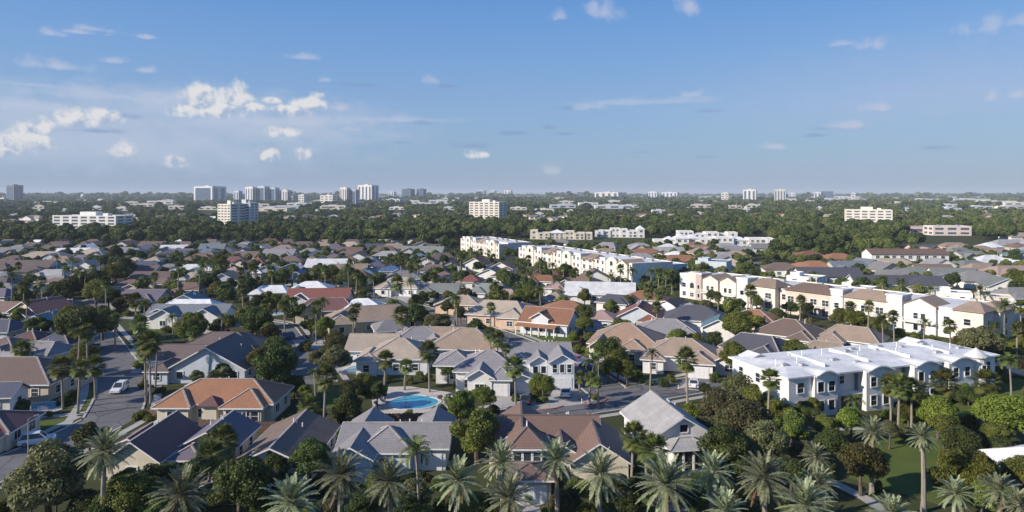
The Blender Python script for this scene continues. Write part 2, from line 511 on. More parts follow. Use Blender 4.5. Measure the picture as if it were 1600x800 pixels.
mb = MB(); ribbon(mb, resample([G(1240, 728), G(1310, 758), G(1350, 778), G(1385, 800), G(1440, 860)]), -.8, .8, .05); struct('garden_path', mb, [M_CONC])
mb = MB()
ribbon(mb, resample([G(-30, 664), G(40, 655), G(90, 650), G(135, 645)]), -.8, .8, .05); ribbon(mb, resample([G(1140, 612), G(1200, 640), G(1260, 668), G(1350, 670)]), -.6, .6, .054); struct('footpath', mb, [M_CONC])
mb = MB()
for pl in ([(913, 629), (930, 633), (949, 624)], [(842, 641), (862, 640), (880, 635)], [(1052, 610), (1075, 607), (1090, 602)], [(1096, 655), (1108, 648)]):
    ribbon(mb, resample([G(*p) for p in pl], .8), -.15, .15, (0, .16))
struct('red_kerb', mb, [M_REDK])
mb = MB()
LAWNS = [[(788, 521), (822, 513), (905, 527), (903, 543), (862, 551), (815, 537)], [(990, 603), (1030, 588), (1075, 590), (1072, 600), (1025, 607), (1000, 612)], [(1110, 591), (1140, 586), (1142, 594), (1100, 604), (1080, 606)],
         [(915, 618), (940, 613), (948, 622), (930, 631), (914, 628)], [(842, 634), (876, 629), (878, 634), (850, 640)], [(125, 612), (160, 607), (162, 632), (130, 641), (105, 640)], [(0, 668), (60, 659), (125, 651), (130, 658), (60, 672), (0, 684)],
         [(205, 557), (262, 552), (268, 572), (207, 573)], [(205, 585), (255, 585), (250, 600), (212, 603)], [(205, 536), (245, 531), (245, 538), (205, 543)], [(210, 512), (255, 508), (255, 519), (212, 523)],
         [(980, 645), (988, 640), (1000, 670), (985, 668)], [(1380, 660), (1450, 655), (1500, 690), (1470, 790), (1320, 745), (1360, 700)], [(1520, 560), (1600, 545), (1600, 640), (1560, 640)], [(500, 606), (560, 602), (570, 622), (510, 640)],
         [(640, 572), (690, 566), (700, 580), (660, 592)], [(1075, 472), (1110, 470), (1180, 492), (1080, 488)], [(1380, 512), (1440, 510), (1500, 545), (1420, 540)], [(985, 735), (1030, 735), (1240, 790), (1240, 860), (960, 860)], [(1400, 640), (1470, 620), (1530, 640), (1500, 660)],
         [(1000, 443), (1050, 440), (1055, 462), (1010, 458)], [(1075, 633), (1098, 630), (1104, 648), (1088, 652), (1065, 642)]]
for poly in LAWNS:
    mb.face([(*G(*p), .012 + .0007 * len(mb.f)) for p in poly][::-1])
struct('lawn', mb, [M_LAWN])
# ------------------------------------------------------------------ houses
_wincache = {}
def win_mesh(w, h, parts=True, kind='win'):
    kind = random.choice(('cross', 'bar', 'plain', 'bar'))
    key = (round(w, 1), round(h, 1), parts, kind)
    if key in _wincache: return _wincache[key]
    w, h = key[0], key[1]
    fr = MB(); t = .14 if parts else .12; d = .09
    fm = 0
    def rect(x0, x1, z0, z1, dd=d): fr.box(x0, x1, -dd, .02, z0, z1, fm, bottom=True)
    rect(-w / 2 - t, -w / 2, -h / 2 - t, h / 2 + t); rect(w / 2, w / 2 + t, -h / 2 - t, h / 2 + t)
    rect(-w / 2, w / 2, h / 2, h / 2 + t); rect(-w / 2, w / 2, -h / 2 - t, -h / 2, d + .05)
    nv = max(0, int(w / 1.3)) if kind == 'cross' else int(w / 1.6)
    for k in range(nv):
        x = -w / 2 + w * (k + 1) / (nv + 1)
        rect(x - .04, x + .04, -h / 2, h / 2, .06)
    if h > 1.1 and kind != 'plain': rect(-w / 2, w / 2, -.03, .03, .055)
    pn = MB(); pn.face([(-w / 2, -.03, -h / 2), (w / 2, -.03, -h / 2), (w / 2, -.03, h / 2), (-w / 2, -.03, h / 2)])
    if parts:
        r = (fr.mesh('window', [TRIM]), pn.mesh('pane', [GLASS]))
    else:
        b = len(fr.v); fr.v += pn.v; fr.f.append(tuple(range(b, b + 4))); fr.m.append(1); fr.uv += pn.uv
        r = (fr.mesh('window', [TRIM, GLASS]), None)
    _wincache[key] = r
    return r
def put_window(parent, x, y, z, side, w, h, parts=True):
    fm, pm = win_mesh(w, h, parts)
    rz = {'f': 0, 'r': R(90), 'b': R(180), 'l': R(-90)}[side] if isinstance(side, str) else side
    o = link('window', fm, parent, (x, y, z), rz)
    if pm: link('pane', pm, o)
    return o
_garage = {}
def put_garage(parent, x, y, z0, side, w, h=2.2):
    key = round(w, 1)
    if key not in _garage:
        mb = MB(); mb.box(-w / 2, w / 2, -.05, .02, 0, h, 0)
        for k in range(4):
            for j in range(max(2, int(w / .8))):
                n = max(2, int(w / .8)); cw = w / n
                mb.box(-w / 2 + j * cw + .06, -w / 2 + (j + 1) * cw - .06, -.075, -.05, k * h / 4 + .07, (k + 1) * h / 4 - .05, 0, bottom=True)
        _garage[key] = mb.mesh('garage_door', [DOORW])
    rz = {'f': 0, 'r': R(90), 'b': R(180), 'l': R(-90)}[side]
    return link('garage_door', _garage[key], parent, (x, y, z0), rz)
def put_door(parent, x, y, z0, side, w=1.0, h=2.1):
    mb = MB(); mb.box(-w / 2, w / 2, -.05, .02, 0, h)
    o = mb.build('door', DOORD, parent, (x, y, z0))
    o.rotation_euler = (0, 0, {'f': 0, 'r': R(90), 'b': R(180), 'l': R(-90)}[side])
    return o

def W(x0, x1, y0, y1, h=2.9, kind='hip', axis=None, pitch=26, ov=.55, z0=0.0, win=True, ins=None):
    return dict(x0=x0, x1=x1, y0=y0, y1=y1, h=h, kind=kind, axis=axis or ('x' if x1 - x0 >= y1 - y0 else 'y'), p=math.tan(R(pitch)), ov=ov, z0=z0, win=win, ins=ins)

def roof_wing(rf, cp, fa, wl, w, near):
    x0, x1, y0, y1, h, t, ov = w['x0'], w['x1'], w['y0'], w['y1'], w['h'], w['p'], w['ov']
    if w['kind'] == 'flat':
        wl.box(x0, x1, y0, y1, w['z0'], h + .45, 0, top=False)
        wl.box(x0 + .25, x1 - .25, y0 + .25, y1 - .25, h - .2, h + .45, 0, top=False)   # parapet inside
        for (a, b, c, d) in ((x0, x1, y0, y0 + .25), (x0, x1, y1 - .25, y1), (x0, x0 + .25, y0 + .25, y1 - .25), (x1 - .25, x1, y0 + .25, y1 - .25)):
            wl.face([(a, c, h + .45), (b, c, h + .45), (b, d, h + .45), (a, d, h + .45)])
        rf.face([(x0 + .25, y0 + .25, h + .1), (x1 - .25, y0 + .25, h + .1), (x1 - .25, y1 - .25, h + .1), (x0 + .25, y1 - .25, h + .1)])
        return
    if w['axis'] == 'x':
        f = lambda a, b, z: (a, b, z); A0, A1, B0, B1 = x0, x1, y0, y1
    else:
        f = lambda a, b, z: (b, a, z); A0, A1, B0, B1 = y0, y1, x0, x1
    fl = w['axis'] == 'y'
    e0, e1, b0, b1 = A0 - ov, A1 + ov, B0 - ov, B1 + ov
    half = (b1 - b0) / 2; mid = (b0 + b1) / 2
    zr = h + half * t
    ins = 0 if w['kind'] == 'gable' else (half if w['ins'] is None else w['ins'])
    ins = min(ins, (e1 - e0) / 2 - .01)
    T = .17
    def add(pts, mbx=rf, rev=False):
        p = [f(*q) for q in pts]
        if fl != rev: p = p[::-1]
        mbx.face(p)
    r0, r1 = e0 + ins, e1 - ins
    C = [(e0, b0, h), (e1, b0, h), (e1, b1, h), (e0, b1, h)]; RR = [(r0, mid, zr), (r1, mid, zr)]
    up = lambda p: (p[0], p[1], p[2] + T)
    tops = [[C[0], C[1], RR[1], RR[0]], [C[2], C[3], RR[0], RR[1]]]
    if ins > 0: tops += [[C[1], C[2], RR[1]], [C[3], C[0], RR[0]]]
    for q in tops:
        add([up(p) for p in q]); add(q, rev=True)
    bd = [(C[0], C[1]), (C[2], C[3])]
    if ins > 0: bd += [(C[1], C[2]), (C[3], C[0])]
    else: bd += [(C[1], RR[1]), (RR[1], C[2]), (C[3], RR[0]), (RR[0], C[0])]
    for a, b in bd:
        add([a, b, up(b), up(a)])
        # fascia board just outside the slab edge
        if fa is not None:
            pa, pb = Vector(f(*a)), Vector(f(*b))
            c = Vector(f((e0 + e1) / 2, mid, 0))
            d = (pb - pa); n = Vector((d.y, -d.x, 0))
            if n.length > 1e-6:
                n.normalize()
                if n.dot(pa - c) < 0: n = -n
                if ins == 0 and abs(d.z) > 1e-4: n = Vector((1, 0, 0)) * (1 if (pa - c).x > 0 else -1) if w['axis'] == 'x' else Vector((0, 1, 0)) * (1 if (pa - c).y > 0 else -1)
                q0, q1 = pa + n * .015, pb + n * .015; o = n * .03
                lo, hi = Vector((0, 0, -.05)), Vector((0, 0, T - .02))
                fa.face([q0 + lo + o, q1 + lo + o, q1 + hi + o, q0 + hi + o]); fa.face([q0 + hi, q0 + hi + o, q1 + hi + o, q1 + hi]); fa.face([q0 + lo, q1 + lo, q1 + lo + o, q0 + lo + o])
    if cp is not None:
        zz = T + .03
        L = [(RR[0], RR[1])] if r1 - r0 > .1 else []
        if ins > 0: L += [(C[0], RR[0]), (C[3], RR[0]), (C[1], RR[1]), (C[2], RR[1])]
        for a, b in L:
            cp.beam(Vector(f(*a)) + Vector((0, 0, zz)), Vector(f(*b)) + Vector((0, 0, zz)), .26, .10)
    # walls
    zt = h + ov * t - .03
    wl.box(x0, x1, y0, y1, w['z0'], zt, 0, top=False)
    if ins == 0:
        za = zr - .03
        for a in (A0, A1):
            pts = [f(a, B0, zt), f(a, B1, zt), f(a, mid, za)]
            if (a == A0) == (w['axis'] == 'x'): pts = pts[::-1]
            wl.face(pts)

def inside(wings, me, x, y, z):
    for w in wings:
        if w is me: continue
        if w['x0'] - .2 < x < w['x1'] + .2 and w['y0'] - .2 < y < w['y1'] + .2 and w['z0'] <= z <= w['h'] + .6: return True
    return False
FOOT = []          # occupied discs / rects: (x, y, r)
RECTS = []         # (ox, oy, cos, sin, x0, x1, y0, y1)
def occ(ox, oy, rot, x0, x1, y0, y1): RECTS.append((ox, oy, math.cos(rot), math.sin(rot), x0, x1, y0, y1))
def hit(x, y, m=0.0):
    for ox, oy, c, s, x0, x1, y0, y1 in RECTS:
        dx, dy = x - ox, y - oy
        if abs(dx) + abs(dy) > 260: continue
        u = dx * c + dy * s; v = -dx * s + dy * c
        if x0 - m < u < x1 + m and y0 - m < v < y1 + m: return True
    return False

def house(X, Y, rot, wings, roof='grey', wall=(.62, .58, .50), label=None, lm=None, name='house', cat='house', group=None, near=1, cap=None, fascia=True, skipwin=(), nwin=14, desc=None, pipes=True, winz=None, winw=(1.2, 1.3)):
    rz = R(rot)
    h = thing(name, label, cat, (X, Y, 0), rz, group)
    rf, wl = MB(), MB()
    cp = MB() if near <= 1 else None
    fa = MB() if (fascia and near <= 2) else None
    for i, w in enumerate(wings):
        e = .011 * i
        w = dict(w); w['x0'] += e; w['x1'] -= e * .7; w['y0'] += e * .6; w['y1'] -= e * .5; w['h'] += e * 1.3
        roof_wing(rf, cp, fa, wl, w, near)
    xs0 = min(w['x0'] for w in wings); xs1 = max(w['x1'] for w in wings); ys0 = min(w['y0'] for w in wings); ys1 = max(w['y1'] for w in wings)
    wl.build('wall', wallm(wall), h)
    rf.build('roof', roofm(roof), h)
    if cp is not None and cp.f: cp.build('ridge_cap', cap or CAPL, h)
    if fa is not None and fa.f: fa.build('fascia', TRIM, h)
    occ(X, Y, rz, xs0, xs1, ys0, ys1)
    # windows on the sides that face the camera
    n = 0
    cz, sz = math.cos(rz), math.sin(rz)
    for i, w in enumerate(wings):
        if not w['win'] or near >= 4: continue
        for side, nx, ny in (('f', 0, -1), ('l', -1, 0), ('r', 1, 0)):
            if (i, side) in skipwin: continue
            cx, cy = (w['x0'] + w['x1']) / 2, (w['y0'] + w['y1']) / 2
            fx = cx if ny else (w['x0'] if nx < 0 else w['x1']); fy = w['y0'] if ny else cy
            wx, wy = X + fx * cz - fy * sz, Y + fx * sz + fy * cz
            dx, dy = nx * cz - ny * sz, nx * sz + ny * cz
            if (dx * -wx + dy * -wy) / math.hypot(wx, wy) < .12: continue
            L = (w['x1'] - w['x0']) if ny else (w['y1'] - w['y0'])
            k = int((L - 1.0) // 3.4)
            if L > 2.6: k = max(1, k)
            zs = winz or ([1.55] if w['h'] < 4.4 else [1.55, w['h'] - 1.4])
            if w['z0'] > 0: zs = [w['h'] - .9]
            for z in zs:
                for j in range(k):
                    if n >= nwin: break
                    u = (j + .5) / k * (L - 1.0) + .5
                    px, py = (w['x0'] + u, w['y0']) if ny else (w['x0'] if nx < 0 else w['x1'], w['y0'] + u)
                    if inside(wings, w, px + nx * .05, py + ny * .05, z): continue
                    off = .012 * (i + 1)
                    ww = winw[0] * random.choice((1, 1, 1.35)); hh = winw[1]
                    if w['z0'] > 0: hh = .8
                    put_window(h, px + nx * .01, py + ny * .01, z, side, ww, hh, near <= 1)
                    n += 1
    if pipes and near <= 2:
        for k in range(3 if near <= 1 else 1):
            w = wings[0]
            x = w['x0'] + (w['x1'] - w['x0']) * random.uniform(.25, .75); y = w['y0'] + (w['y1'] - w['y0']) * random.uniform(.55, .7)
            half = ((w['y1'] - w['y0']) if w['axis'] == 'x' else (w['x1'] - w['x0'])) / 2 + w['ov']
            d = (y - w['y0'] + w['ov']) if w['axis'] == 'x' else (x - w['x0'] + w['ov'])
            z = w['h'] + (half - abs(d - half)) * w['p']
            mb = MB(); mb.tube([(x, y, z - .3), (x, y, z + .75)], [.09, .09], 6); mb.build('vent_pipe', PIPE, h)
    cxx, cyy = (xs0 + xs1) / 2, (ys0 + ys1) / 2
    reg(h, X + cxx * cz - cyy * sz, Y + cxx * sz + cyy * cz, (xs1 - xs0) / 2, lm, desc)
    return h

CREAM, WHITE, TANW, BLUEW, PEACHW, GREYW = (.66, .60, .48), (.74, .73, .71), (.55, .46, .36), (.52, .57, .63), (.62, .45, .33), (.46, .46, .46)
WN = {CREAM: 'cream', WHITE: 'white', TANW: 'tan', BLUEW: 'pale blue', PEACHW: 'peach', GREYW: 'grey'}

# --- street of the foreground
h = house(-48, 85, 0, [W(-2.4, 4.0, 0, 11, 2.8, 'gable', 'y', 35), W(-4.4, -2, 6.5, 12, 2.7, 'gable', 'y', 24)], 'maroon', CREAM, 'house with dark maroon gabled roof behind the lower-left trees', 'dark maroon gabled house', near=0)
h = house(-40, 88, 0, [W(-3.6, 3.4, 2, 10, 2.8, 'gable', 'y', 27), W(-3.2, .4, -1.5, 3, 2.5, 'hip', 'y', 24)], 'purple', CREAM, 'small house with striped purple-blue roof squeezed between the maroon house and the dark trees', 'purple-blue roofed house', near=0)
h = house(-29.6, 84, 0, [W(-4.4, 4.4, 0, 14, 2.8, 'gable', 'y', 24), W(-6, 1.2, -4.5, .5, 2.3, 'gable', 'y', 22)], 'brown', WHITE, 'house with steep gable, tan left slope, navy right slope and white gable end', 'tan-and-navy roofed house', near=0, skipwin=((0, 'f'),))
mb = MB(); mb.tube([(0, -.06, 0), (0, .02, 0)], [.42, .42], 12); mb.face([(.42 * math.cos(a), -.065, .42 * math.sin(a)) for a in [k * math.pi / 6 for k in range(12)]]); mb.build('gable_vent', DOORD, h, (0, -.05, 4.2))
h = house(-15.3, 89.5, 0, [W(-7.2, 6.6, 0, 7.4, 2.9, 'gable', 'x', 25), W(-4.4, 2.2, -1.6, 5, 2.9, 'hip', 'x', 30), W(-7.3, -2.5, -3.8, 4, 2.8, 'gable', 'y', 29), W(-7.6, -2.6, 5, 10.8, 2.8, 'gable', 'y', 31), W(2.0, 6.5, 5, 11.4, 2.9, 'gable', 'y', 32)],
          'lavgrey', (.60, .66, .70), 'wide lavender-grey tiled house with several gables in front of the large pool', 'lavender-grey tiled house', near=0, cap=CAPL)
put_garage(h, 4.9, 0, 0, 'f', 2.6)
h = house(2, 84, 0, [W(-4, 9.3, 3, 15, 2.9, 'gable', 'x', 25), W(5.2, 12.3, 0, 11, 2.9, 'gable', 'y', 33), W(-5, 3.6, 5, 15, 2.9, 'gable', 'y', 31), W(-2.1, 1.9, .6, 5, 4.6, 'hip', 'x', 34), W(2.8, 5.8, 1.6, 6, 3.6, 'gable', 'y', 30), W(-2.6, 2.6, -4.2, .8, 2.7, 'hip', 'x', 14)],
          'redbrown', CREAM, 'large red-brown tiled house with windowed front turret among date palms', 'red-brown turret house', near=0, cap=CAPD, skipwin=((5, 'f'),))
put_garage(h, 0, -4.2, 0, 'f', 4.2)
for x in (-1.2, 0, 1.2): put_window(h, x - .1, .6, 3.7, 'f', .9, 1.1)
mb = MB(); mb.tube([(-.1, 2.8, 6.2), (-.1, 2.8, 7.0), (-.1, 2.8, 7.5)], [.14, .1, .03], 6); mb.build('finial', PIPE, h)
h = house(22.9, 92, 9, [W(-4.3, 4.3, 0, 11.5, 3.3, 'gable', 'y', 31), W(-2.4, 2.2, -2.4, .3, 2.7, 'hip', 'x', 26, win=False)], 'pgrey', WHITE, 'white house with light grey gabled roof and front porch, beside olive trees', 'light grey porch house', near=0, skipwin=((0, 'f'),), cap=CAPL)
put_window(h, .2, 0, 4.65, 'f', 1.1, 1.0)
mb = MB(); mb.box(-1.9, 1.7, -2.46, -2.36, .05, 2.45); mb.build('porch_shade_panel', plain('porch_shade', (.03, .03, .035), .6), h)  # solid near-black box standing in for the shade inside the porch
for x in (-2.2, -.9, .5, 2.0):
    mb = MB(); mb.box(x - .12, x + .12, -2.62, -2.38, 0, 2.7); mb.build('post', TRIM, h)
# --- second line
h = house(-46.7, 108.4, 0, [W(-9.2, 8.6, 0, 9.2, 2.9, 'hip', 'x', 27), W(1.7, 7.6, -1.8, 5, 2.8, 'hip', 'x', 27), W(-8.8, -3.9, -1.5, 5, 2.75, 'hip', 'x', 27)], 'orange', CREAM, 'bungalow with bright orange tiled hip roof and cream walls', 'orange-tiled bungalow', near=0, cap=CAPL)
rf, wl = MB(), MB(); roof_wing(rf, None, None, wl, W(-1.9, .4, -1.3, 1, 3.0, 'hip', 'x', 35), 1); rf.build('entry_roof', roofm('maroon'), h); wl.build('entry_wall', wallm(CREAM), h)
for x in (2.7, 4.0, 5.3, 6.6): put_window(h, x, -1.78, 1.55, 'f', 1.1, 1.5)
h = house(-58.5, 131, 0, [W(-7.3, 7.3, 0, 13, 2.5, 'gable', 'y', 29), W(-13, 4.8, 12, 24, 3.0, 'hip', 'x', 25), W(-14, -5, 6, 14, 2.8, 'gable', 'x', 27), W(-11, -7, -1, 7, 2.4, 'hip', 'y', 22), W(1, 7.8, 7, 15, 2.6, 'hip', 'x', 24)], 'dbrown', BLUEW, 'big house with dark purple-brown roof and wide pale-blue front gable', 'pale-blue gabled house', near=0, cap=CAPD)
h = house(-95, 119.5, 0, [W(-16, 14, 0, 13, 2.9, 'hip', 'x', 24), W(-14, -4, -5, 3, 2.7, 'gable', 'y', 26)], 'brown', TANW, 'brown hip-roofed house with tan walls at the left edge above the small pool', 'left-edge brown house', near=0)
h = house(-86, 112.2, 6, [W(-5, 3.4, 0, 5, 2.7, 'gable', 'x', 30)], 'navy', WHITE, 'small white pool house with navy roof beside the pool at the left edge', 'navy-roofed pool house', near=0, name='pool_house', cat='pool house')
h = house(-77, 95.5, 8, [W(-8, 6, 0, 8.5, 2.5, 'hip', 'x', 22), W(-2, 5.6, -2.4, 3, 2.4, 'hip', 'y', 22)], 'maroon', CREAM, 'cream house with maroon roof and pale ridges cut by the left edge below the pool', 'lower-left maroon house', near=0, cap=CAPL)
h = house(-89, 184, 0, [W(-11, 10, 3, 12, 3, 'gable', 'x', 25), W(-8.6, -1.2, 0, 6, 2.9, 'gable', 'y', 29), W(2, 9.5, .6, 6, 2.9, 'gable', 'y', 29)], 'bluegrey', WHITE, 'white house with grey-blue roof and two front gables right of the left street', 'white twin-gabled house', near=1)
h = house(-47, 176, 18, [W(0, 24, 0, 11, 3.0, 'hip', 'x', 27), W(0, 6, -2, 5, 3.0, 'hip', 'y', 26)], 'tan', (.62, .50, .30), 'long tan hip-roofed house with yellow end wall in the middle of the estate', 'long tan-roofed house', near=1, cap=CAPL)
h = house(-26, 137, 0, [W(-3.4, 9, 0, 11, 3.1, 'hip', 'x', 27), W(-9, 1, 8, 18, 2.9, 'gable', 'x', 25), W(-5, -1, -1, 8, 2.9, 'hip', 'y', 25)], 'cream', (.66, .69, .72), 'pale-walled house with cream tiled roof and a tiny pool at its left corner', 'cream-tiled house', near=0, cap=CAPL)
h = house(-10.6, 146, -6, [W(-7.5, 8, 0, 12, 3.0, 'hip', 'x', 27), W(-12, -2, 9, 17, 2.9, 'gable', 'x', 26)], 'tan', (.66, .67, .70), 'tan tiled hip-roofed house just behind the white garage villa', 'tan-tiled inner house', near=1, cap=CAPL)
h = house(0, 122, -3, [W(-10.5, 1, 3, 13, 3.6, 'hip', 'x', 26), W(-8, -3.6, 0, 9, 3.2, 'gable', 'y', 31), W(-15, -8, 8, 16, 3.4, 'hip', 'y', 26), W(-3.7, -.4, .2, 6, 2.9, 'hip', 'x', 24)], 'lavgrey', WHITE, 'white villa with grey roof, sunlit left wall and fan gable over the garage', 'fan-gabled white villa', near=0, cap=CAPL, skipwin=((3, 'f'),))
put_garage(h, -2.05, .22, 0, 'f', 2.7)
h = house(0, 122, 2, [W(-.5, 11.5, 8, 17, 4.6, 'gable', 'x', 24), W(7.2, 11.7, 4.4, 14, 4.9, 'gable', 'y', 30), W(3.5, 7.1, 5.6, 13, 4.5, 'gable', 'y', 31), W(.4, 3.5, 2, 9, 2.6, 'gable', 'y', 22)], 'lavgrey', (.68, .72, .77), 'two-storey white villa with twin gables above its garage doors at the street corner', 'twin-gabled corner villa', near=0, cap=CAPL, skipwin=((1, 'f'), (2, 'f'), (3, 'f')))
put_garage(h, 9.4, 4.4, 0, 'f', 3.8); put_garage(h, 1.95, 2.0, 0, 'f', 2.4)
for x in (8.1, 9.45, 10.8): put_window(h, x, 4.4, 3.9, 'f', .85, 1.5)
for x in (4.6, 6.1): put_window(h, x, 5.6, 3.4, 'f', .9, 1.3)
h = house(8, 176, -25, [W(-6.5, 6.5, 0, 9, 3.0, 'gable', 'x', 33), W(-3.0, 1.6, -.6, 5, 4.2, 'gable', 'y', 30)], 'terracotta', (.60, .62, .66), 'chalet-like house with orange-brown roof, white dormer and columned porch above a lawn', 'orange-brown chalet', near=0)
rf = MB(); rf.face([(-6.9, -2.6, 2.4), (4.2, -2.6, 2.4), (4.2, .2, 3.1), (-6.9, .2, 3.1)]); rf.face([(-6.9, .2, 2.98), (4.2, .2, 2.98), (4.2, -2.6, 2.28), (-6.9, -2.6, 2.28)]); rf.face([(-6.9, -2.6, 2.28), (4.2, -2.6, 2.28), (4.2, -2.6, 2.4), (-6.9, -2.6, 2.4)]); rf.build('porch_roof', roofm('terracotta'), h)
for k in range(6):
    mb = MB(); x = -6.6 + k * 2.1; mb.box(x - .1, x + .1, -2.5, -2.3, 0, 2.3); mb.build('post', TRIM, h)
h = house(17, 151, -17, [W(0, 15, 0, 13, 3.3, 'hip', 'x', 27), W(.8, 4.4, -3.4, 2, 3.2, 'gable', 'y', 36), W(7, 12.5, -3.2, 3, 3.0, 'hip', 'y', 27)], 'peach', CREAM, 'peach-tiled hip-roofed house with a small steep entrance gable and sunlit left wall', 'peach-tiled house', near=0, cap=CAPL)
h = house(34.3, 138.5, -15, [W(-7, 7, 1, 11, 3.0, 'hip', 'x', 26), W(1, 6, -3.4, 4, 2.8, 'hip', 'y', 25), W(6.5, 12, 0, 8, 2.7, 'gable', 'y', 27), W(-7.6, -3.5, -2, 3, 2.7, 'hip', 'x', 18)], 'tan', WHITE, 'tan-tiled house with white walls and a garage wing on the corner lawn', 'tan-tiled corner house', near=0, cap=CAPL, skipwin=((1, 'f'),))
put_garage(h, 3.5, -3.4, 0, 'f', 3.6)
# --- right of the white apartment building and the corner
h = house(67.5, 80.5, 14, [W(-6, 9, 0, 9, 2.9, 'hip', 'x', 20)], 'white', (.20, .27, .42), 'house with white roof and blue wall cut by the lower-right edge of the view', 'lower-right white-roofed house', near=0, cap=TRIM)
h = house(-39.5, 66.5, 12, [W(-2, 2, 0, 4.5, 2.2, 'gable', 'y', 14)], 'grey', GREYW, 'small grey shed roof at the bottom left beneath the trees', None, name='shed', cat='shed', near=1, pipes=False)

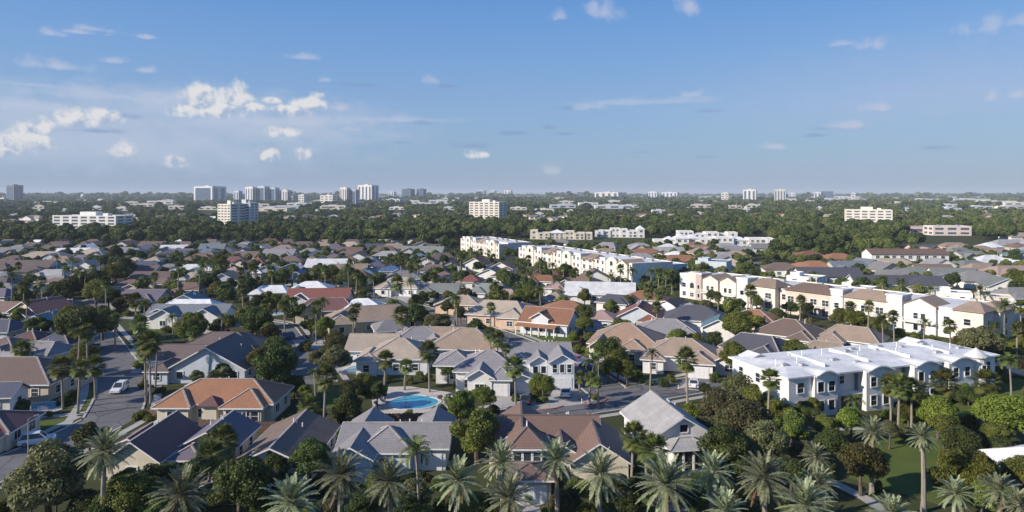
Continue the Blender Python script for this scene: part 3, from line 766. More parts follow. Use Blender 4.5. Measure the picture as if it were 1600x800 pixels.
# --- houses given by the middle of their roof (pixel x, y), width in pixels, roof kind, roof, wall, turn
LIST = """
1182 533 112 hip slate WHITE -38 1 |slate-grey hip roof over white walls behind the white apartment building|slate-grey hip-roofed house
1234 512 116 hip brown WHITE -38 1 |brown hip roof with pale ridges between slate roof and townhouses|brown-roofed house by townhouses
1332 519 106 hip tan WHITE -38 1 |tan hip roof with white eaves right in front of the townhouse row|tan-roofed house by townhouses
1293 542 60 hip tan CREAM -30 1 |small fan-shaped tan hip roof touching the white apartment roof|fan-roofed house
848 433 46 hip terracotta WHITE -20 2 |terracotta hip roof with white gable in front of the long townhouse row|
870 443 22 hip pink WHITE -20 2 |small pink hip roof in front of the brown pyramid roof|
907 437 56 hip brown TANW -25 2 |brown pyramid roof at the foot of the long townhouse row|brown pyramid-roofed house
938 451 104 gable white WHITE -10 2 |long bright white roof in front of the townhouse end wall|long white-roofed house
868 460 26 hip tan TANW -20 2 |small tan roof at left end of the long white roof|
962 464 50 hip slate WHITE -25 2 |slate hip roof with white gable left of the terracotta roof|
1009 461 62 hip terracotta WHITE -20 2 |bright terracotta hip roof between slate and black roofs|terracotta hip-roofed house
1050 472 52 gable black WHITE -40 2 |black gabled roof with a white gable below the townhouses|black-roofed house
1078 478 40 hip pgrey WHITE -20 2 |pale grey roof tucked behind the black roof|
940 490 48 hip pink BLUEW -20 2 |small pink-brown hip roof between round trees and the red roof|pink-brown hip-roofed house
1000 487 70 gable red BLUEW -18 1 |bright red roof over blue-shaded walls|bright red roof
1042 509 96 hip lavgrey WHITE -12 1 |broad lavender-grey shingle roof behind the peach-tiled house|broad shingled house
1087 489 92 hip slate WHITE -14 2 |dark slate roof with two small white gables|
1180 490 88 hip terracotta TANW -35 1 |rust-orange hip roof below the townhouse lawn|rust-orange hip-roofed house
1124 503 36 gable teal WHITE -20 2 |white house with small teal-blue barrel gable|
816 476 44 hip tan BLUEW -25 2 |tan hip roof partly hidden left of the chalet|
722 466 68 hip cream PEACHW -14 1 |cream hip roof left of the wider cream roof with a palm before it|
782 482 92 hip cream PEACHW -14 1 |wide cream hip roof with peach walls left of the orange-brown chalet|wide cream-roofed house
768 449 58 hip greygreen WHITE -14 2 |grey-green roof behind the two cream roofs|
793 456 24 hip pink WHITE -14 2 |small pale pink roof behind the wide cream roof|
736 434 36 hip red WHITE -10 2 |small brick-red hip roof with white walls behind the grey-green roof|small brick-red roof
686 449 60 gable greygreen BLUEW 0 1 |grey-green roof with wide pale-blue gable wall facing us|pale-blue gable wall
628 442 66 hip cream WHITE -12 1 |beige hip roof with pink right slope left of the pale-blue gable wall|beige hip-roofed house
668 430 24 hip grey WHITE 0 2 |small grey domed roof behind the beige hip roof|
695 427 24 hip brown WHITE 0 2 |flat brown roof right of the small grey roof|
612 419 36 hip blue WHITE 5 2 |vivid blue roof like a tarpaulin in mid estate|vivid blue roof
666 408 38 gable redbrown WHITE 0 2 |red-brown roof with white rounded left gable|
706 413 24 gable maroon WHITE 0 2 |small maroon roof left of the larger maroon roof with white gable|
746 409 38 gable maroon WHITE -15 2 |larger maroon roof with a white gable on its right|
786 414 38 gable redbrown WHITE -15 2 |red-brown roof at the right foot of the townhouse hedge|
770 424 44 gable slate WHITE -15 2 |dark slate roof with white gables in front of the red-brown roofs|
655 398 30 hip teal WHITE 0 2 |teal-blue roof behind the red-brown rounded-gable roof|
662 390 64 gable greygreen GREYW -8 3 |long dark grey-green roof at the far edge of the estate|
616 385 38 hip tan WHITE 0 3 |tan roof at the far edge of the estate by the woods|
487 445 62 hip white BLUEW 4 2 |white hip roof, right one of the white pair|right white twin roof
425 450 52 hip white BLUEW 4 2 |white hip roof, left one of the white pair|left white twin roof
500 461 92 gable red WHITE 4 2 |long brick-red roof below the white pair of roofs|long brick-red roof
470 463 40 hip white WHITE 4 2 |small white flat roof at the left end of the brick-red roof|
512 474 86 hip maroon CREAM 6 1 |dark maroon roof with cream garage end behind the long tan house|dark maroon hip roof
566 473 60 hip white WHITE 10 2 |white roof peeping over the long tan roof|
467 428 34 gable blue BLUEW 0 2 |deep-blue gable facing us among dark trees|deep-blue gabled house
572 423 28 hip teal WHITE 0 3 |turquoise roof left of the vivid blue roof|
418 419 34 gable white GREYW 2 3 |long flat white roof left of the deep-blue gable|
512 412 60 gable white BLUEW 2 3 |very long thin white roof behind the deep-blue gable|
455 415 30 gable white BLUEW 2 3 |short white roof joined to the very long thin white roof|
590 411 28 hip navy WHITE 0 3 |navy roof just behind the vivid blue roof|
577 404 32 hip bluegrey WHITE 0 3 |blue-grey oval roof above the navy roof|
560 400 36 gable brown WHITE 0 3 |grey-brown roof left of the blue-grey oval roof|
500 406 28 gable lavgrey BLUEW 0 3 |lavender gable behind the very long thin white roof|
455 404 40 hip brown TANW 0 3 |broad brown roof left of the lavender gable|
428 404 24 hip peach WHITE 0 3 |small peach roof with white wall left of the broad brown roof|
403 405 20 hip red WHITE 0 3 |small red roof left of the small peach roof|
485 391 36 hip lavgrey WHITE 0 3 |lavender-grey roof with white left corner near the woods|
505 381 30 hip tan PEACHW 0 3 |tan roof with peach wall at the wood edge|
548 381 40 hip cream CREAM 0 3 |large cream domed roof at the wood edge|large domed cream roof
590 383 34 gable navy TANW 0 3 |brown and navy roof right of the large cream roof|
445 387 42 hip tan GREYW 0 3 |wide tan-grey roof at the wood edge left of the lavender one|
408 385 26 gable pgrey WHITE 0 3 |pale grey gable at the wood edge|
380 391 24 gable lavgrey WHITE 0 3 |grey roof with white eaves near the wood edge|
357 390 28 gable grey WHITE 15 3 |grey roof with bright white rake near the wood edge|
368 405 40 hip maroon CREAM 0 3 |maroon roof with pale end below the grey white-raked roof|
325 391 28 hip teal TANW 10 3 |blue-teal roof with tan left gable near the wood edge|
314 401 42 hip redbrown TANW 0 3 |red-brown roof in front of the blue-teal roof|
334 404 24 hip tan TANW 0 3 |tan patch of roof right of the red-brown roof|
282 392 36 gable purple WHITE 10 3 |purple roof with white left gable near the wood edge|
252 394 28 gable grey GREYW 5 3 |grey gable standing alone near the wood edge|
210 392 40 hip bluegrey GREYW 0 3 |blue-grey low roof left of the lone grey gable|
212 405 30 hip cream CREAM 0 3 |cream roof left of two similar roofs below the lone grey gable|
243 404 26 hip cream CREAM 0 3 |cream roof right of its twin below the lone grey gable|
232 412 46 hip navy WHITE 0 3 |long navy roof below the two cream roofs|
222 420 54 gable dbrown WHITE 0 3 |dark brown roof below the long navy roof|
266 415 36 hip grey GREYW 0 3 |grey-brown roof right of the long navy roof|
300 417 48 hip white WHITE 3 3 |white roof behind the cream fan roof|
326 417 30 gable white WHITE 3 3 |white roof with blue-white slope right of the cream fan roof|
303 429 28 hip cream CREAM 0 2 |cream fan-shaped roof in the left field|cream fan-shaped roof
355 433 48 gable tan BLUEW 3 2 |tan gabled roof with pale-blue wall right of the cream fan roof|tan gabled roof
366 420 20 hip pink PEACHW 0 3 |small pink roof behind the tan gabled roof|
206 441 44 hip redbrown TANW 0 2 |red-brown roof behind the purple roof|
256 438 40 hip brown TANW 0 2 |brown roof right of the red-brown roof behind the purple roof|
298 446 40 hip redbrown PEACHW 0 2 |red-brown roof with purple-shaded wall below the cream fan roof|
220 460 74 gable purple GREYW 0 1 |purple gabled roof above the left street's end|purple gabled house
294 465 46 gable teal WHITE 8 1 |teal-blue gable behind the white twin-gabled house|teal-blue gabled house
300 478 96 hip white WHITE 0 2 |wide white roof directly behind the white twin-gabled house|
72 398 70 hip cream BLUEW 0 3 |large cream hip roof at the far left wood edge|far-left cream roof
45 414 84 gable dbrown BLUEW 0 3 |long dark brown roof below the large cream roof at far left|
97 405 48 hip tan WHITE 0 3 |tan roof right of the long dark brown roof|
107 413 28 hip teal WHITE 0 3 |pale teal fan roof below the tan roof|
128 402 34 hip purple WHITE 0 3 |purple-grey roof right of the tan roof|
138 412 30 gable lavgrey WHITE 0 3 |lavender roof below the purple-grey roof|
147 394 44 hip cream GREYW 0 3 |long cream roof with dark wall at the wood edge|
195 391 44 hip grey GREYW 0 3 |grey-tan roof right of the dark round tree at the wood edge|
84 426 44 hip pgrey WHITE 0 3 |pale roof in the left field above the lavender hip|
88 434 42 hip lavgrey WHITE 0 2 |lavender hip roof left of the tall dark trees|
135 424 20 hip cream BLUEW 0 3 |tiny cream roof over a bright blue wall|
12 446 40 hip grey GREYW 0 2 |grey roof at left edge behind the tall palm|
55 449 30 gable grey GREYW 0 2 |grey gable between two tall palms at left|
3 456 26 hip purple WHITE 0 2 |violet roof cut by the left edge|
66 479 64 gable maroon TANW -20 1 |maroon gabled roof with long tan left slope at far left|maroon roof with tan slope
100 473 50 hip redbrown TANW 0 1 |red-brown and tan hip roof behind the maroon gable at far left|
72 496 46 gable teal BLUEW 0 1 |teal gable below the maroon gable at far left|far-left teal gable
6 508 40 hip navy BLUEW 0 1 |bright blue-walled house cut by the left edge|bright blue-walled house
12 533 56 hip mauve TANW 0 1 |mauve roof with tan wall cut by the left edge|
50 524 50 hip maroon TANW 0 1 |maroon hip roof behind the pale lavender roof at left|
72 539 66 hip lavgrey WHITE -14 1 |pale lavender hip roof with white wall above the brown hip-roofed house|pale lavender house
98 525 36 hip navy TANW 0 1 |navy roof right of the maroon hip roof at left|
12 557 36 hip pgrey WHITE 0 1 |pale grey roof cut by the left edge above the brown roof|
585 531 60 hip lavgrey WHITE 0 1 |lavender hip roof left behind the cream-tiled house|
655 519 72 hip lavgrey WHITE 10 1 |broad lavender roof behind the cream-tiled house|
610 505 30 hip lavgrey WHITE 18 2 |small lavender gable behind the broad lavender roof|
1262 396 42 hip red CREAM 10 3 |bright red pyramid roof at the edge of the right woods|bright red pyramid roof
1310 400 50 hip terracotta CREAM 0 3 |orange-red hip roof right of the bright red pyramid roof|
1272 412 54 hip orange WHITE 0 3 |orange hip roof in front of the red pyramid roof|
1322 414 52 gable bluegrey GREYW 0 3 |blue-grey roof right of the orange hip roof|
1353 410 36 gable bluegrey BLUEW 20 3 |blue-grey gable left of the long brown-roofed two-storey block|
1220 416 54 hip brown WHITE -10 3 |brown hip roof with white arched walls left of the orange hip roof|
1292 426 92 gable slate WHITE -6 3 |long dark roof behind the pink townhouse section|
1398 437 130 gable slate WHITE -8 2 |very long dark roof lined by white eaves behind the townhouses|very long dark roof
1432 422 54 hip greygreen WHITE -10 3 |grey-green roof with white wall behind the very long dark roof|
1486 425 62 gable greygreen WHITE -10 3 |grey-green gabled roof right of the other grey-green roof|
1524 431 64 hip grey WHITE -8 3 |grey roof with white chimney right of the grey-green gables|
1530 415 38 hip tan WHITE 0 3 |tan flat-topped roof behind the grey roof at right|
1582 422 74 hip pink WHITE 0 3 |broad pinkish roof near the right edge|broad pinkish roof
1466 411 38 gable pgrey WHITE 0 3 |pale roof right of the long brown-roofed block|
1505 387 42 hip tan WHITE 0 3 |grey-tan roof among the right woods|
1532 388 42 hip tan WHITE 0 3 |tan roof right of the grey-tan roof among the right woods|
1562 391 34 hip pink WHITE 0 3 |pale pink roof left of the teal roof at right|
1592 395 38 hip teal WHITE 0 3 |teal roof at the right edge|
1547 405 54 hip white WHITE 0 3 |white roof left of the flat green tree at right|
1590 367 44 hip cream WHITE 0 3 |cream roof beside the pink school at the right edge|
1580 379 66 hip pgrey GREYW 0 3 |wide pale grey roof below the cream roof at the right edge|
1490 457 60 flat white WHITE -30 2 |flat white roofed block right behind the gabled townhouse|
1552 463 60 flat white CREAM -30 2 |flat white block behind the townhouse corner|
1592 478 50 flat white WHITE -30 2 |flat white block at the right edge beside the townhouse corner|
1340 449 60 flat white WHITE -45 2 |flat white roof with skylights behind the brown townhouse roof|
1260 432 60 flat white WHITE -45 3 |flat white roof left behind the pink townhouse section|
1008 393 56 hip terracotta WHITE -10 3 |terracotta hip roof between the two townhouse rows|
1150 396 40 hip tan WHITE -10 3 |tan hip roof left of the dark trees behind the second row|
950 383 44 hip lavgrey WHITE -30 3 |lavender roof behind the long townhouse row|
880 377 44 hip grey WHITE -30 3 |grey roof behind the far part of the long townhouse row|
1046 412 50 flat white BLUEW -60 3 |dark-sided flat block at the end of the long townhouse row|
1115 408 60 flat teal BLUEW -30 3 |dark blue-sided block behind the second row's left end|
"""
WALLS = dict(CREAM=CREAM, WHITE=WHITE, TANW=TANW, BLUEW=BLUEW, PEACHW=PEACHW, GREYW=GREYW)
def simple_wings(w, d, kind, near, rnd):
    hh = rnd.uniform(2.7, 3.1)
    pit = rnd.uniform(22, 28)
    if kind == 'flat': return [W(-w / 2, w / 2, 0, d, 6.0, 'flat'), W(-w / 2 + 1, -w / 2 + w * .4, 1, d * .6, 7.2, 'flat', win=False)]
    ws = []
    if kind == 'gable' and w < 13: ws.append(W(-w / 2, w / 2, 0, d, hh, 'gable', 'y', pit))
    else: ws.append(W(-w / 2, w / 2, 0, d, hh, kind, 'x', pit, ins=None if rnd.random() < .7 else d * .35))
    if w > 9.5 and near < 4 or rnd.random() < .4:
        a = rnd.choice((-1, 1)); fw = w * rnd.uniform(.34, .48)
        x0 = -w / 2 + .3 if a < 0 else w / 2 - fw - .3
        ws.append(W(x0, x0 + fw, -rnd.uniform(1.5, 3.2), d * .5, hh - .08, rnd.choice(('hip', 'gable')), 'y', pit))
    if rnd.random() < .35: 
        a = rnd.choice((-1, 1)); fw = w * .4; x0 = -w / 2 + .5 if a < 0 else w / 2 - fw - .5
        ws.append(W(x0, x0 + fw, d * .6, d + 2.5, hh - .05, 'hip', 'y', pit))
    return ws
rnd = random.Random(11)
for line in LIST.strip().split('\n'):
    spec, lab, lm = line.split('|')
    px, py, wp, kind, roof, wall, rot, near = spec.split()
    px, py, wp, rot, near = float(px), float(py), float(wp), float(rot), int(near)
    zmid = 6 if kind == 'flat' else 4.1
    x, y = G(px, py, zmid)
    s = FOC / y
    w = wp / s
    c, sn = abs(math.cos(R(rot))), abs(math.sin(R(rot)))
    d = min(12.0, max(8.0, w * .7))
    if rot < -25: w = max(9, min(w / (c + sn * .8), 18)); d = w * .8
    else: w = max(7.5, min(w, 32))
    if kind == 'gable' and w < 13: d = max(d, w * .9)
    ws = simple_wings(w, d, kind, near, rnd)
    cr, sr = math.cos(R(rot)), math.sin(R(rot))
    ox, oy = x + d / 2 * sr, y - d / 2 * cr
    words = len(lab.split())
    house(ox, oy, rot, ws, roof, WALLS[wall], ('house with ' + lab) if not lab.startswith(('white house', 'bright blue-walled', 'dark-sided', 'dark blue-sided', 'flat white block')) else lab, lm or None, near=near, nwin=8 if near == 1 else 4,
          name='house' if kind != 'flat' else 'apartment_block', cat='house' if kind != 'flat' else 'apartment block', pipes=(near <= 1))
# ------------------------------------------------------------------ townhouse rows
def arch_window(parent, x, y, z, w, h):
    mb = MB(); n = 8
    def ring(ww, hh, yy):
        pts = [(-ww / 2, yy, -hh / 2), (ww / 2, yy, -hh / 2)]
        pts += [(ww / 2 * math.cos(a), yy, hh / 2 - ww / 2 + ww / 2 * math.sin(a)) for a in [math.pi * k / n for k in range(n + 1)]]
        return pts
    mb.face(ring(w + .3, h + .3, -.04)); mb.face(ring(w, h, -.06), 1)
    return mb.build('window', [TRIM, GLASS], parent, (x, y, z))
def balcony(parent, x0, x1, y0, z, depth=1.4, h=1.0):
    mb = MB(); mb.box(x0, x1, y0 - depth, y0, z - .15, z, bottom=True)
    for a in (x0, (x0 + x1) / 2 - .05, x1 - .1): mb.box(a, a + .1, y0 - depth, y0 - depth + .1, z, z + h)
    mb.box(x0, x1, y0 - depth - .02, y0 - depth + .06, z + h - .08, z + h, bottom=True)
    n = int((x1 - x0) / .35)
    for k in range(n): 
        a = x0 + (k + .5) * (x1 - x0) / n; mb.box(a - .03, a + .03, y0 - depth, y0 - depth + .05, z, z + h - .08)
    return mb.build('balcony', TRIM, parent)
_pt = random.Random(5)
TC = dict(w=(.74, .73, .70), c=(.70, .655, .575), p=(.64, .50, .43), k=(.69, .61, .56), m=(.46, .38, .35))
def townrow(name, X, Y, ang, segs, depth, label, lm, near, cat='townhouse row', stories=2):
    rz = R(ang)
    h = thing(name, label, cat, (X, Y, 0), rz)
    walls = {}; roof = {}; flat = MB()
    x_end = segs[-1][1]
    rear = depth + (8 if stories == 2 else 6)
    yb = depth
    for i, (x0, x1, kind, col, ht) in enumerate(segs):
        wl = walls.setdefault((i, col), MB()); L = x1 - x0; e = .004 * i
        if kind == 'tower':
            wl.box(x0, x1, -1.0, 4.5, 0, ht + e)
            cor = MB()
            for (a, b, c, d) in ((x0 - .2, x1 + .2, -1.2, -.95), (x0 - .2, x1 + .2, 4.45, 4.7)): cor.box(a, b, c, d, ht - .35, ht + .12, bottom=True)
            cor.box(x0 - .2, x0 + .05, -.95, 4.45, ht - .35, ht + .12, bottom=True); cor.box(x1 - .05, x1 + .2, -.95, 4.45, ht - .35, ht + .12, bottom=True)
            cor.build('cornice', TRIM, h)
            for z in [1.6 + 3 * k for k in range(stories)]:
                put_window(h, (x0 + x1) / 2, -1.01, z, 'f', 1.3 if L > 3 else .9, 1.4, near <= 1)
        elif kind == 'hip':
            rf = roof.setdefault((i, 'tan' if col != 'p' else 'brown'), MB())
            roof_wing(rf, None, None, wl, W(x0, x1, -.4 - .02 * i, depth * .62, ht, 'hip', 'x', 24, ins=min(L * .3, 4)), 3)
            n = max(1, int(L // 3.6))
            for z in [1.6 + 3 * k for k in range(stories)]:
                for k in range(n):
                    u = x0 + (k + .5) * L / n
                    put_window(h, u, -.42 - .02 * i, z, 'f', 2.0, 1.7, near <= 1)
            if L > 8:
                balcony(h, x0 + L * .6, x0 + L * .85, -.42 - .02 * i, 3.1)
                balcony(h, x0 + L * .25, x0 + L * .48, -.42 - .02 * i, 3.1)
        elif kind == 'endblock':
            rf = roof.setdefault((i, 'tan'), MB())
            roof_wing(rf, None, None, wl, W(x0, x1 + .6, -.6, depth * .55, ht, 'hip', 'x', 24, ins=2.6), 3)
            roof_wing(rf, None, None, wl, W(x0 + 1, x1 + 1.8, depth * .5, depth + 3.5, ht - .2, 'hip', 'y', 24), 3)
            for z in [1.6 + 3 * k for k in range(stories)]:
                put_window(h, (x0 + x1) / 2, -.62, z, 'f', 1.5, 1.5, near <= 1)
                put_window(h, x1 + .61, 2.5, z, 'r', 1.1, 1.4, near <= 1); put_window(h, x1 + 1.81, depth * .8, z, 'r', 1.1, 1.4, near <= 1)
        elif kind == 'gable':
            rf = roof.setdefault((i, 'tan'), MB()); n = max(1, round(L / 6))
            for k in range(n):
                a, b = x0 + k * L / n, x0 + (k + 1) * L / n
                roof_wing(rf, None, None, wl, W(a + .4, b - .4, -.9, depth * .6, ht, 'gable', 'y', 26, ov=.35), 3)
                for z in [1.6 + 3 * q for q in range(stories)]:
                    put_window(h, (a + b) / 2 - .9, -.92, z, 'f', 1.1, 1.5, near <= 1); put_window(h, (a + b) / 2 + .9, -.92, z, 'f', 1.1, 1.5, near <= 1)
            wl.box(x0, x1, 0, depth * .6, 0, ht - .2)
            balcony(h, x0 + .5, x1 - .5, -.92, 3.05, 1.3)
        elif kind == 'arch':
            n = 10
            pts = [(x0, ht), (x1, ht)]
            arc = [((x0 + x1) / 2 + L / 2 * math.cos(a), ht + L * .28 * math.sin(a)) for a in [math.pi * k / n for k in range(n + 1)]]
            poly = [(x0, 0), (x1, 0)] + arc
            wl.face([(p[0], -.7, p[1]) for p in poly]); wl.face([(p[0], -.2, p[1]) for p in poly][::-1])
            for a, b in zip(poly[1:], poly[2:]): wl.face([(a[0], -.7, a[1]), (a[0], -.2, a[1]), (b[0], -.2, b[1]), (b[0], -.7, b[1])])
            wl.face([(x0, -.7, 0), (x0, -.7, ht), (x0, -.2, ht), (x0, -.2, 0)])
            wl.box(x0, x1, -.2, depth * .6, 0, ht)
            for z in [1.6 + 3 * q for q in range(stories - 1)]: put_window(h, (x0 + x1) / 2, -.71, z, 'f', 1.5, 1.4, near <= 1)
            arch_window(h, (x0 + x1) / 2, -.71, 1.6 + 3 * (stories - 1) + .2, min(2, L * .5), 2.0)
        elif kind == 'wall':
            wl.box(x0, x1, -.2, depth * .6, 0, ht)
            for z in [1.6 + 3 * q for q in range(stories)]:
                put_window(h, (x0 + x1) / 2, -.21, z, 'f', min(1.4, L * .4), 1.4, near <= 1)
        elif kind == 'recess':
            wl.box(x0, x1, 1.6, depth * .6, 0, ht)
            for z in [1.6 + 3 * q for q in range(stories)]: put_window(h, (x0 + x1) / 2, 1.59, z, 'f', 1.4, 1.6, near <= 1)
    # rear volume with flat white roof and parapet, end wall on the right
    ht = 7.5 if stories == 2 else 8.9
    b = walls.setdefault((99, 'c'), MB())
    b.box(segs[0][0] + .3, x_end - .25, 5.5, rear, 0, ht, top=False)
    flat.face([(segs[0][0] + .3, 5.5, ht - .3), (x_end - .25, 5.5, ht - .3), (x_end - .25, rear, ht - .3), (segs[0][0] + .3, rear, ht - .3)])
    for k in range(int((x_end - segs[0][0]) / 9)):
        u = segs[0][0] + 4 + k * 9 + _pt.uniform(-2, 2); v = rear * .72 + _pt.uniform(-2, 2.5)
        mb = MB(); mb.box(u, u + 1.6, v, v + 1.3, ht - .3, ht + .7); mb.build('rooftop_unit', METAL, h)
    for k in range(2):
        put_window(h, x_end - .24 + .02, 7.5 + k * 4.2, 1.7, 'r', 1.0, 1.4, near <= 1); put_window(h, x_end - .22, 7.5 + k * 4.2, 4.7, 'r', 1.0, 1.4, near <= 1)
    for (i, c), m in walls.items(): m.build('tower' if i < 99 and segs[i][2] == 'tower' else 'wall', wallm(TC[c]), h)
    for (i, c), m in roof.items(): m.build('roof', roofm(c), h)
    flat.build('flat_roof', roofm('white'), h)
    occ(X, Y, rz, segs[0][0], x_end, -2, rear)
    mx = (segs[0][0] + x_end) / 2
    reg(h, X + mx * math.cos(rz), Y + mx * math.sin(rz), 25, lm)
    return h
S2 = [(0, 4, 'wall', 'w', 8.6), (4, 7.5, 'arch', 'k', 8.6), (7.5, 10, 'tower', 'm', 9.2), (10, 24, 'gable', 'c', 7.3), (24, 28, 'tower', 'w', 9.3), (28, 37.5, 'hip', 'c', 7.2), (37.5, 41, 'recess', 'k', 7.1), (41, 55.5, 'hip', 'p', 7.2),
      (55.5, 59, 'tower', 'w', 9.1), (59, 71, 'hip', 'k', 7.2), (71, 75, 'tower', 'w', 9.4), (75, 83.5, 'gable', 'w', 7.2), (83.5, 87.3, 'wall', 'w', 7.6), (87.3, 93, 'endblock', 'c', 7.3)]
townrow('townhouse_row', 59.5, 242, -53.6, S2, 13, 'cream and pink two-storey townhouse row with white towers, behind the white apartment building', 'pink townhouse row', 1)
S1 = []
x = 86.0; k = 0
pat = [('wall', 'k', 8.3, 6), ('tower', 'w', 9.6, 4), ('arch', 'c', 8.0, 8), ('wall', 'k', 8.2, 5), ('tower', 'w', 9.9, 4.5), ('hip', 'c', 7.6, 10)]
while x < 172:
    kd, c, ht, L = pat[k % 6]; S1.append((x, x + L, kd, c, ht)); x += L; k += 1
S1 += [(x, x + 8, 'gable', 'c', 8.0), (x + 8, 189, 'wall', 'w', 9.0)]
townrow('townhouse_row', -33, 442, -64.7, S1, 14, 'long three-storey cream townhouse row with white buttress walls receding in the middle of the photo', 'long cream townhouse row', 2, stories=3)
S0 = []
x = 0.0; k = 0
while x < 56:
    kd, c, ht, L = pat[k % 6]; S0.append((x, min(x + L, 62), kd, c, ht)); x += L; k += 1
townrow('townhouse_row', -33, 442, -64.7, S0, 14, 'farthest short block of cream townhouses beyond the left end of the long row', 'farthest townhouse block', 3, stories=3)

# ------------------------------------------------------------------ white apartment building at right
rz = R(18.5); AX, AY = 44.5, 110.0
ap = thing('apartment_building', 'two-storey white apartment building with low white roof and curved gables among palms at right', 'apartment building', (AX, AY, 0), rz)
wl, rf, tr = MB(), MB(), MB()
DEP = 14.5; LEN = 47.0; HH = 6.7
APW = (.76, .745, .72)
base = [(0, 0), (4.6, 0), (4.6, 1.1), (9.3, 1.1), (9.3, 1.6), (15, 1.6), (15, .9), (20.8, .9), (20.8, 1.6), (25.5, 1.6), (25.5, .9), (31.2, .9), (31.2, 1.6), (33.6, 1.6), (33.6, .9), (44.3, .9), (LEN, .9), (LEN, DEP), (0, DEP)]
wl.prism(base, 0, HH, 0, top=False)
def bay(x0, x1, yo, gable=True):
    wl.box(x0, x1, yo, 2.0, 0, HH + .02, 0, top=False)
    n = 10; pts = []
    for k in range(n + 1):
        u = k / n; z = HH + .05 + .95 * (math.sin(math.pi * u) ** 1.6) * (.9 + .1 * math.cos(6 * u))
        pts.append((x0 + (x1 - x0) * u, z))
    wl.face([(x0, yo, HH)] + [(x1, yo, HH)] + [(p[0], yo, p[1] - .05) for p in pts[::-1]])
    for a, b in zip(pts, pts[1:]):
        A = [(a[0], yo - .5, a[1]), (b[0], yo - .5, b[1]), (b[0], 3.6, HH + .4), (a[0], 3.6, HH + .4)]
        rf.face(A)
        tr.face([(a[0], yo - .5, a[1] - .22), (b[0], yo - .5, b[1] - .22), (b[0], yo - .5, b[1]), (a[0], yo - .5, a[1])])
        tr.face([(a[0], yo - .5, a[1] - .22), (a[0], yo, a[1] - .22), (b[0], yo, b[1] - .22), (b[0], yo - .5, b[1] - .22)])
for x0, x1, yo in ((4.6, 9.3, -.6), (15, 20.8, -.9), (25.5, 31.2, -.9), (33.6, 39.5, -.8)): bay(x0, x1, yo)
for x0, x1, yo in ((1.2, 3.4, 0), (4.6, 9.3, -.6), (15, 20.8, -.9), (25.5, 31.2, -.9), (33.6, 39.5, -.8)):
    cs = [(x0 + x1) / 2] if x1 - x0 < 3 else [x0 + (x1 - x0) * .27, x0 + (x1 - x0) * .73]
    for c in cs:
        for z in (1.7, 4.8): put_window(ap, c, yo - .01, z, 'f', 1.2, 1.6)
for c, z in ((12.2, 4.9), (10.6, 1.6), (23, 4.9), (32.3, 4.9)): put_window(ap, c, 1.58, z, 'f', 1.0, 1.3)
for y in (2.5, 7.5, 12):
    put_window(ap, 0, y, 4.8, 'l', 1.1, 1.5)
for y in (2.5, 12): put_window(ap, 0, y, 1.7, 'l', 1.1, 1.5)
mb = MB(); mb.box(10.0, 11.4, 1.45, 1.58, 0, 2.4); mb.box(12.2, 14.2, 1.5, 1.6, 0, 2.3); mb.build('entrance_shade_panel', plain('entrance_shade', (.05, .045, .05), .6), ap)  # dark boxes on the wall, coloured as the shade of the entrance
mb = MB(); mb.box(9.4, 14.9, -.2, 1.6, 2.75, 2.95, bottom=True); mb.build('entrance_canopy', TRIM, ap)
# round turret with conical white cap
tw = [(41.6 + 1.5 * math.cos(a), .4 + 1.5 * math.sin(a)) for a in [2 * math.pi * k / 12 for k in range(12)]]
mb = MB(); mb.prism(tw, 0, HH + .25, 0, top=False); mb.build('turret', wallm(APW), ap)
mb = MB(); tc_ = [(41.6 + 1.9 * math.cos(a), .4 + 1.9 * math.sin(a)) for a in [2 * math.pi * k / 16 for k in range(16)]]
for k in range(16):
    a, b = tc_[k], tc_[(k + 1) % 16]
    mb.face([(*a, HH + .2), (*b, HH + .2), (*b, HH + .4), (*a, HH + .4)]); mb.face([(*a, HH + .4), (*b, HH + .4), (41.6, .4, HH + 1.8)])
mb.build('turret_roof', roofm('white'), ap)
for z in (1.7, 4.8): put_window(ap, 41.6, -1.12, z, 'f', 1.0, 1.5)
for z in (1.7, 4.8): put_window(ap, 45.2, .88, z, 'f', 1.0, 1.5)
# low white roof: shallow slopes rising to a middle ridge, wide eaves
e = .55; z0 = HH + .02; mid = DEP * .5; zr = HH + .75
A = (-e, -e, z0); B = (LEN + e, .9 - e, z0); C = (LEN + e, DEP + e, z0); D = (-e, DEP + e, z0); E1 = (5, mid, zr); E2 = (LEN - 5, mid, zr)
for q in ([A, B, E2, E1], [B, C, E2], [C, D, E1, E2], [D, A, E1]): rf.face(q)
for a, b in ((A, B), (B, C), (C, D), (D, A)):
    d = (Vector(b) - Vector(a)).normalized(); n = Vector((d.y, -d.x, 0)) * .02; hi = Vector((0, 0, .03)); lo = Vector((0, 0, -.24))
    tr.face([Vector(a) + n + lo, Vector(b) + n + lo, Vector(b) + n + hi, Vector(a) + n + hi])
    tr.face([Vector(a) + n + lo, Vector(a) - n * 25 + lo, Vector(b) - n * 25 + lo, Vector(b) + n + lo])
pr = random.Random(3)
for k in range(4):     # raised roof strips between units
    x = 9.5 + k * 9.4; mb = MB(); mb.box(x, x + .22, 2.5, DEP - 3, HH, HH + .92); mb.build('party_wall', wallm((.74, .74, .74)), ap)
for k in range(13):
    x = 3 + k * 3.3 + pr.uniform(-.6, .6); y = pr.choice((3.2, 4.6, 8.5, 10.5)) + pr.uniform(-.5, .5)
    z = z0 + (zr - z0) * (1 - abs(y - mid) / (mid + e)) - .05
    mb = MB(); L_ = pr.uniform(.5, 1.3); mb.box(x, x + L_, y, y + .7, z - .2, z + pr.uniform(.3, .6)); mb.build('rooftop_unit', plain('rooftop_grey', (.42, .42, .43), .6, .2), ap)
